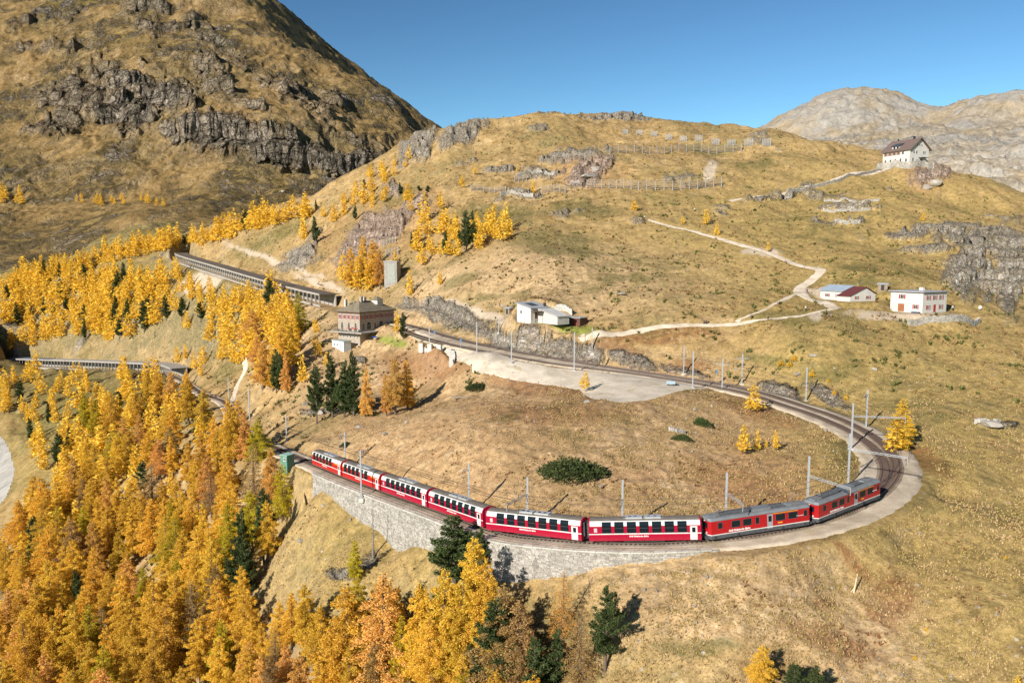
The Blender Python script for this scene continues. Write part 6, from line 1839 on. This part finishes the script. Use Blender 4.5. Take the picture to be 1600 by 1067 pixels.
def in_poly1(x, y, P):
    c = False; n = len(P)
    for i in range(n):
        x0, y0 = P[i]; x1, y1 = P[(i + 1) % n]
        if (y0 > y) != (y1 > y) and x < (x1 - x0) * (y - y0) / (y1 - y0) + x0: c = not c
    return c
USED = []
def scatter(poly, n, h0, h1, mind, where, tops=None, pine=.07, tries=60, widen=(.95, 1.4), ymax=None):
    xs = [q[0] for q in poly]; ys = [q[1] for q in poly]; got = 0
    for _ in range(n * tries):
        if got >= n: break
        x = rt.uniform(min(xs), max(xs)); y = rt.uniform(min(ys), max(ys))
        if not in_poly1(x, y, poly): continue
        p = ground_on(x, y, GZ)
        if p is None: continue
        if any((p[0] - q[0]) ** 2 + (p[1] - q[1]) ** 2 < mind * mind for q in USED): continue
        i = np.argmin((TRK[:, 0] - p[0]) ** 2 + (TRK[:, 1] - p[1]) ** 2)
        if math.hypot(TRK[i, 0] - p[0], TRK[i, 1] - p[1]) < 4.6: continue
        h = rt.uniform(h0, h1) * (rt.uniform(.7, 1.0))
        if tops is not None:
            ok = False
            for k in range(4):
                tx, ty = project(p[0], p[1], p[2] + h)
                if ty > 1067 or in_poly1(tx, ty, tops): ok = True; break
                h *= .82
            if not ok: continue
        USED.append((p[0], p[1])); got += 1
        if rt.random() < pine: add_tree(p, h * rt.uniform(.75, 1.0), Pn, 'dark green', 'dark green pine ' + where, 'pines ' + where, rt.uniform(.7, 1.0))
        else:
            c = pick_colour(); kd = 'bare' if c == 'fading brown' and rt.random() < .6 else G_
            add_tree(p, h, kd, c, c + ' larch ' + where, c + ' larches ' + where, rt.uniform(*widen))
    return got
C1 = [(0,800),(35,765),(66,690),(88,615),(124,572),(200,566),(290,570),(318,588),(350,594),(378,630),(405,652),(436,655),(466,672),(470,740),(458,800),(432,850),(405,905),(400,960),(395,1300),(0,1300)]
C1b = [(0,860),(40,820),(80,760),(98,690),(130,640),(290,640),(340,680),(440,745),(455,800),(425,870),(395,960),(390,1250),(-30,1250),(-30,860)]
cnt = [scatter(C1b, 270, 13, 19, 4.0, 'in the dense wood filling the lower left', C1, .07)]
C2 = [(388,1300),(392,985),(430,915),(470,900),(500,872),(545,895),(575,930),(600,888),(640,925),(665,905),(690,890),(770,860),(790,930),(800,990),(845,1040),(850,1300)]
cnt.append(scatter([(385,1300),(400,1040),(470,1000),(560,1020),(600,980),(690,985),(780,1020),(830,1100),(850,1300)], 72, 11, 15.5, 3.3, 'in the wood at the bottom below the stone wall', C2, .05))
cnt.append(scatter([(330,480),(400,462),(450,475),(470,525),(452,600),(425,625),(400,600),(345,570),(322,530)], 72, 13, 19, 4.2, 'in the golden grove between the galleries', None, .03))
cnt.append(scatter([(20,552),(100,528),(200,538),(262,500),(262,455),(200,440),(120,430),(40,440),(0,455),(0,552)], 150, 17, 25, 5.0, 'on the steep slope above the lower gallery', None, .2))
cnt.append(scatter([(232,445),(272,432),(335,470),(305,525),(268,505)], 16, 14, 20, 6.0, 'beside the far end of the upper gallery', None, .1))
cnt.append(scatter([(262,560),(300,545),(330,560),(330,592),(290,585)], 5, 10, 14, 6.0, 'above the right end of the lower gallery', None, .1))
cnt.append(scatter([(0,655),(62,650),(72,575),(40,590),(0,590)], 12, 13, 17, 6.0, 'on the slope at the left edge under the lower gallery', None, .1))
cnt.append(scatter([(645,380),(700,350),(790,352),(798,372),(740,395),(690,412),(650,420),(632,405)], 30, 9, 15, 4.5, 'in the orange grove at the top of the meadow', None, .06))
cnt.append(scatter([(500,342),(560,300),(600,282),(640,318),(600,325),(545,345),(505,360)], 18, 9, 15, 6, 'on the ridge slope left of the rock face', None, .08))
cnt.append(scatter([(560,285),(640,245),(650,255),(600,290)], 9, 8, 12, 6, 'climbing the skyline ridge', None, .0))
cnt.append(scatter([(60,432),(150,405),(210,390),(320,375),(400,350),(480,338),(480,345),(400,362),(330,385),(250,395),(150,420),(80,440)], 120, 14, 21, 4.2, 'in the band of larches beyond the upper gallery', None, .1))
cnt.append(scatter([(100,310),(260,312),(280,325),(200,325),(100,318)], 15, 10, 15, 12, 'on the far slope at the mountain foot', None, .0))
cnt.append(scatter([(0,305),(40,305),(40,320),(0,320)], 6, 14, 22, 9, 'at the far left under the mountain', None, .0))
cnt.append(scatter([(450,470),(478,480),(520,560),(505,600),(480,560),(455,520)], 5, 6, 9, 5, 'on the open slope left of the station', None, .0))
cnt.append(scatter([(40,660),(70,600),(150,585),(260,600),(250,680),(150,740),(60,740)], 40, 12, 17, 5, 'on the slope under the lower gallery', None, .08))
cnt.append(scatter([(590,1050),(850,1060),(880,1200),(600,1300)], 8, 8, 12, 4, 'in the shade at the bottom of the wood', C2, .3))
TREES.sort(key=lambda t: -t['size'])
SEC = {'in the dense wood filling the lower left': (0, 450, 600, 1250, 'of the left wood'), 'in the wood at the bottom below the stone wall': (390, 850, 980, 1250, 'of the wood below the stone wall'),
 'in the golden grove between the galleries': (322, 470, 462, 625, 'of the middle grove'), 'on the steep slope above the lower gallery': (0, 262, 430, 552, 'of the gallery slope'),
 'in the band of larches beyond the upper gallery': (60, 480, 338, 440, 'of the far larch band')}
GRP = {}
for T in TREES:
    lb = T['label']; where = next((k for k in SEC if lb.endswith(k)), None)
    if where is None: GRP.setdefault(lb, []).append(T); continue
    x0, x1, y0, y1, nm = SEC[where]
    X_, Y_ = project(*T['p'])
    fx_ = (X_ - x0) / (x1 - x0); fy_ = (Y_ - y0) / (y1 - y0)
    hx_ = ['far left', 'left', 'middle', 'right', 'far right'][int(np.clip(fx_ * 5, 0, 4))]; hy_ = ['top', 'upper', 'lower', 'bottom'][int(np.clip(fy_ * 4, 0, 3))]
    sz = ('tall ' if T['h'] > 15 else 'small ' if T['h'] < 11 else '') + ('broad ' if T['w'] > 1.07 else 'slim ' if T['w'] < .95 else '')
    T['label'] = sz + lb[:-len(where)] + 'at the ' + hy_ + ' ' + hx_ + ' ' + nm
    GRP.setdefault(T['label'], []).append(T)
ORD = {2: ['left of two', 'right of two'], 3: ['leftmost of three', 'middle of three', 'rightmost of three']}
for lb, L_ in GRP.items():
    if len(L_) >= 2:
        L_.sort(key=lambda T: project(*T['p'])[0])
        NW_ = ['', '', 'two', 'three', 'four', 'five', 'six', 'seven', 'eight', 'nine', 'ten']; OW_ = ['leftmost', 'second', 'third', 'fourth', 'fifth', 'sixth', 'seventh', 'eighth', 'ninth', 'tenth']
        nn_ = len(L_)
        for T, o_ in zip(L_, ORD.get(nn_) or [(OW_[i] + ' of ' + NW_[nn_]) if i < nn_ - 1 else 'rightmost of ' + NW_[nn_] for i in range(nn_)] if nn_ <= 10 else []):
            nl_ = o_ + ': ' + lb
            for a_, b_ in ((' of the ', ' of '), (' at the ', ' at '), (' broad ', ' ')):
                if len(nl_.split()) > 16: nl_ = nl_.replace(a_, b_)
            T['label'] = nl_
nl = npn = 0; rest = []; TREEC = {}
for T in TREES:
    if T['kind'] == Pn:
        npn += 1; tm, cm, V = PIN[T['seed'] % 3]; nat = 13.0
        if npn > 290: rest.append(T); continue
    else:
        nl += 1
        src = BARE if T['kind'] == 'bare' else LAR
        tm, cm, V = src[T['seed'] % len(src)]; nat = 14.0
        if nl > 300: rest.append(T); continue
    k = T['h'] / nat; w_ = k * T['w'] * (1 if T['h'] > 6 else 1.25)
    nm = 'pine_tree' if T['kind'] == Pn else 'larch_tree'
    while len(T['label'].split()) > 16 and ' of the ' in T['label']: T['label'] = T['label'].replace(' of the ', ' of ', 1)
    e = empty(nm, tuple(T['p']), (T['seed'] % 628) / 100); e.scale = (w_, w_, k)
    inst('trunk', tm, e)
    c = inst('crown', cm, e)
    if T['kind'] != Pn:
        c.material_slots[0].link = 'OBJECT'; c.material_slots[0].material = LM[T['colour']]
    tag(e, T['label'], 'pine' if T['kind'] == Pn else 'larch', T['group'])
# the remaining small, far larches as one mass
VV = []; rg = np.random.default_rng(5)
for T in rest:
    V = LAR[T['seed'] % 7][2].reshape(-1, 4, 3)
    sel = rg.choice(len(V), 420, replace=False); Q = V[sel]; cen = Q.mean(1, keepdims=True); Q = (Q - cen) * 5.2 + cen
    k = T['h'] / 14; a = T['seed'] % 6; ca_, sa_ = math.cos(a), math.sin(a)
    Q = np.stack([(Q[..., 0] * ca_ - Q[..., 1] * sa_) * k * T['w'], (Q[..., 0] * sa_ + Q[..., 1] * ca_) * k * T['w'], Q[..., 2] * k], -1) + np.array(T['p'])
    VV.append(Q.reshape(-1, 3))
print('TREES', len(TREES), 'larch', nl, 'pine', npn, 'rest', len(rest), cnt)
if VV:
    V = np.vstack(VV); o = link(bpy.data.objects.new('far_larches', np_mesh('far_larches', V, np.arange(len(V)).reshape(-1, 4), LM['golden']))); tag(o, 'far off golden larches massed on the slopes at the left', kind='stuff')

# ---- low bushes of dwarf pine
def bush_mesh(seed, n=3800):
    rs = np.random.default_rng(seed)
    th = rs.uniform(0, 2 * math.pi, n); rr = np.sqrt(rs.uniform(0, 1, n)); lob = 1 + .18 * np.sin(th * 3 + seed) + .1 * np.sin(th * 7 + seed)
    x = rr * np.cos(th) * lob; y = rr * np.sin(th) * lob; z = np.sqrt(np.clip(1.02 - rr ** 2, 0, 1)) * rs.uniform(.35, 1.1, n) * (1 + .18 * np.sin(x * 9 + seed) * np.cos(y * 8))
    pos = np.c_[x, y, z]; d = np.c_[x * .5, y * .5, np.full(n, .9)] + rs.normal(0, .45, (n, 3)); d /= np.linalg.norm(d, axis=1)[:, None]
    s_ = np.cross(d, rs.normal(0, 1, (n, 3))); s_ /= np.linalg.norm(s_, axis=1)[:, None]
    ln = .12 * rs.uniform(.6, 1.4, n)[:, None]; wd = ln * .45
    V = np.stack([pos - d * ln * .5, pos + s_ * wd * .5, pos + d * ln * .6, pos - s_ * wd * .5], 1)
    return crown_mesh(V.reshape(-1, 3), LM['dark green'])
BM = [bush_mesh(s) for s in (1, 2, 3)]
for i, (px, py, wp, hp, lb) in enumerate([(893, 757, 104, 40, 'large dark green dwarf pine bush inside the loop'), (745, 613, 44, 14, 'flat dark green bush right of the wooden trough'), (1098, 666, 36, 15, 'round green bush right of the mossy wall'), (1067, 689, 30, 12, 'smaller green bush at the foot of the mossy wall'),
        (540, 700, 22, 10, 'low green bush behind the rear mast'), (1180, 330, 8, 5, 'tiny dark bush on the hill slope')]):
    p = ground_on(px, py, GZ); k = p[1] / 1244
    r = empty('dwarf_pine_bush', (p[0], p[1] + wp * k * .25, float(H(p[0], p[1] + wp * k * .25)) - .1)); tag(r, lb, 'bush', 'dark green bushes on the meadow')
    o = inst('foliage', BM[i % 3], r, (0, 0, 0), (0, 0, i), (wp / 2 * k, wp * .33 * k, hp * k * .72))

# ---- tussock grass
def blades(n, r0, r1, size, mat, name, label, thr=None, nb=5, seed=1, amin=-.62, amax=.68, dens=1.0):
    rs = np.random.default_rng(seed)
    r = np.exp(rs.uniform(math.log(r0), math.log(r1), n)); a = rs.uniform(amin, amax, n)
    X = r * np.sin(a); Y = r * np.cos(a)
    keep = np.ones(n, bool)
    if thr is not None: keep &= fbm(X, Y, 9, 3, .6, seed + 60) > thr
    X, Y = X[keep], Y[keep]; r = r[keep]
    dT = np.full(len(X), 1e9)
    for q in (MAIN[::3],):
        for i in range(0, len(X), 20000): dT[i:i + 20000] = np.min(np.hypot(X[i:i + 20000, None] - q[:, 0], Y[i:i + 20000, None] - q[:, 1]), axis=1)
    az = np.arctan2(X, Y); jj = ((az - AZ[0]) / (AZ[1] - AZ[0])).astype(int); ii = np.interp(np.log(r), LR, np.arange(NR)).astype(int)
    keep = (dT > 6.4) & ~inY[ii, jj] & (mR[ii, jj] < .4) & ~(k_lat[ii, jj])
    for (x, y, rad, z) in PADS: keep &= np.hypot(X - x, Y - y) > rad
    X, Y = X[keep], Y[keep]; m = len(X); Z = H(X, Y)
    S_ = size * rs.uniform(.6, 1.5, m)
    cen = np.c_[X, Y, Z - .05][:, None, None]
    th = rs.uniform(0, 2 * math.pi, (m, nb)); lean = rs.uniform(.25, .95, (m, nb))
    dx = np.cos(th) * lean; dy = np.sin(th) * lean
    tip = np.stack([dx, dy, np.sqrt(1 - np.clip(lean * .8, 0, .95) ** 2)], -1)
    px2 = np.stack([-np.sin(th), np.cos(th), np.zeros_like(th)], -1) * .28
    b0 = -px2 + np.stack([dx, dy, dx * 0], -1) * .08; b1 = px2 + np.stack([dx, dy, dx * 0], -1) * .08
    V = np.stack([b0, b1, tip], 2) * S_[:, None, None, None] + cen
    o = link(bpy.data.objects.new(name, np_mesh(name, V.reshape(-1, 3), np.arange(m * nb * 3).reshape(-1, 3), mat))); tag(o, label, kind='stuff')
    print(name, m)
k_lat = roadm.copy()
for pl_, w0, w1 in PATH_MASKS:
    dd_, _ = poly_dist(pl_, GX, GY, 6); k_lat |= dd_ < max(w0, w1) + .5
def grass_mat(name, lo, hi):
    m, t, b = newmat(name)
    g = N(t, 'NewGeometry')
    f = mth(t, 'ADD', mth(t, 'MULTIPLY', g.outputs['Random Per Island'], .5), mth(t, 'MULTIPLY', noise(t, .11, 4, .6, g.outputs['Position']), .5))
    c = ramp(t, f, [(0.25, lo), (0.7, hi)])
    t.links.new(c, b.inputs['Base Color']); b.inputs['Roughness'].default_value = .9; b.inputs['Specular IOR Level'].default_value = .1
    return m
M_straw = grass_mat('straw_grass', (0.34, 0.225, 0.095), (0.56, 0.40, 0.21))
M_oliveg = grass_mat('olive_grass', (0.28, 0.21, 0.065), (0.50, 0.37, 0.14))
M_heath = grass_mat('rusty_heath', (0.15, 0.08, 0.035), (0.32, 0.17, 0.075))
blades(70000, 82, 230, .28, M_straw, 'straw_tussocks', 'pale straw coloured grass tussocks covering the near slopes', -.02, 5, 1)
blades(60000, 82, 280, .23, M_oliveg, 'olive_tussocks', 'olive green grass tussocks covering the slopes', -.1, 5, 2, .05, .68)
blades(20000, 82, 300, .38, M_heath, 'heath_shrubs', 'rust brown heath dotted over the grass', .2, 6, 3)

M_jun = grass_mat('juniper_green', (0.06, 0.065, 0.02), (0.17, 0.17, 0.05))
blades(26000, 205, 640, .9, M_jun, 'juniper_scrub', 'low dark green juniper and alpenrose scrub in patches over the hill', .24, 6, 9, -.45, .66)
M_brw = grass_mat('brown_scrub', (0.14, 0.085, 0.04), (0.32, 0.20, 0.09))
blades(22000, 230, 640, .7, M_brw, 'brown_scrub', 'brown dwarf scrub dotted over the upper hill', .1, 5, 12, -.45, .66)
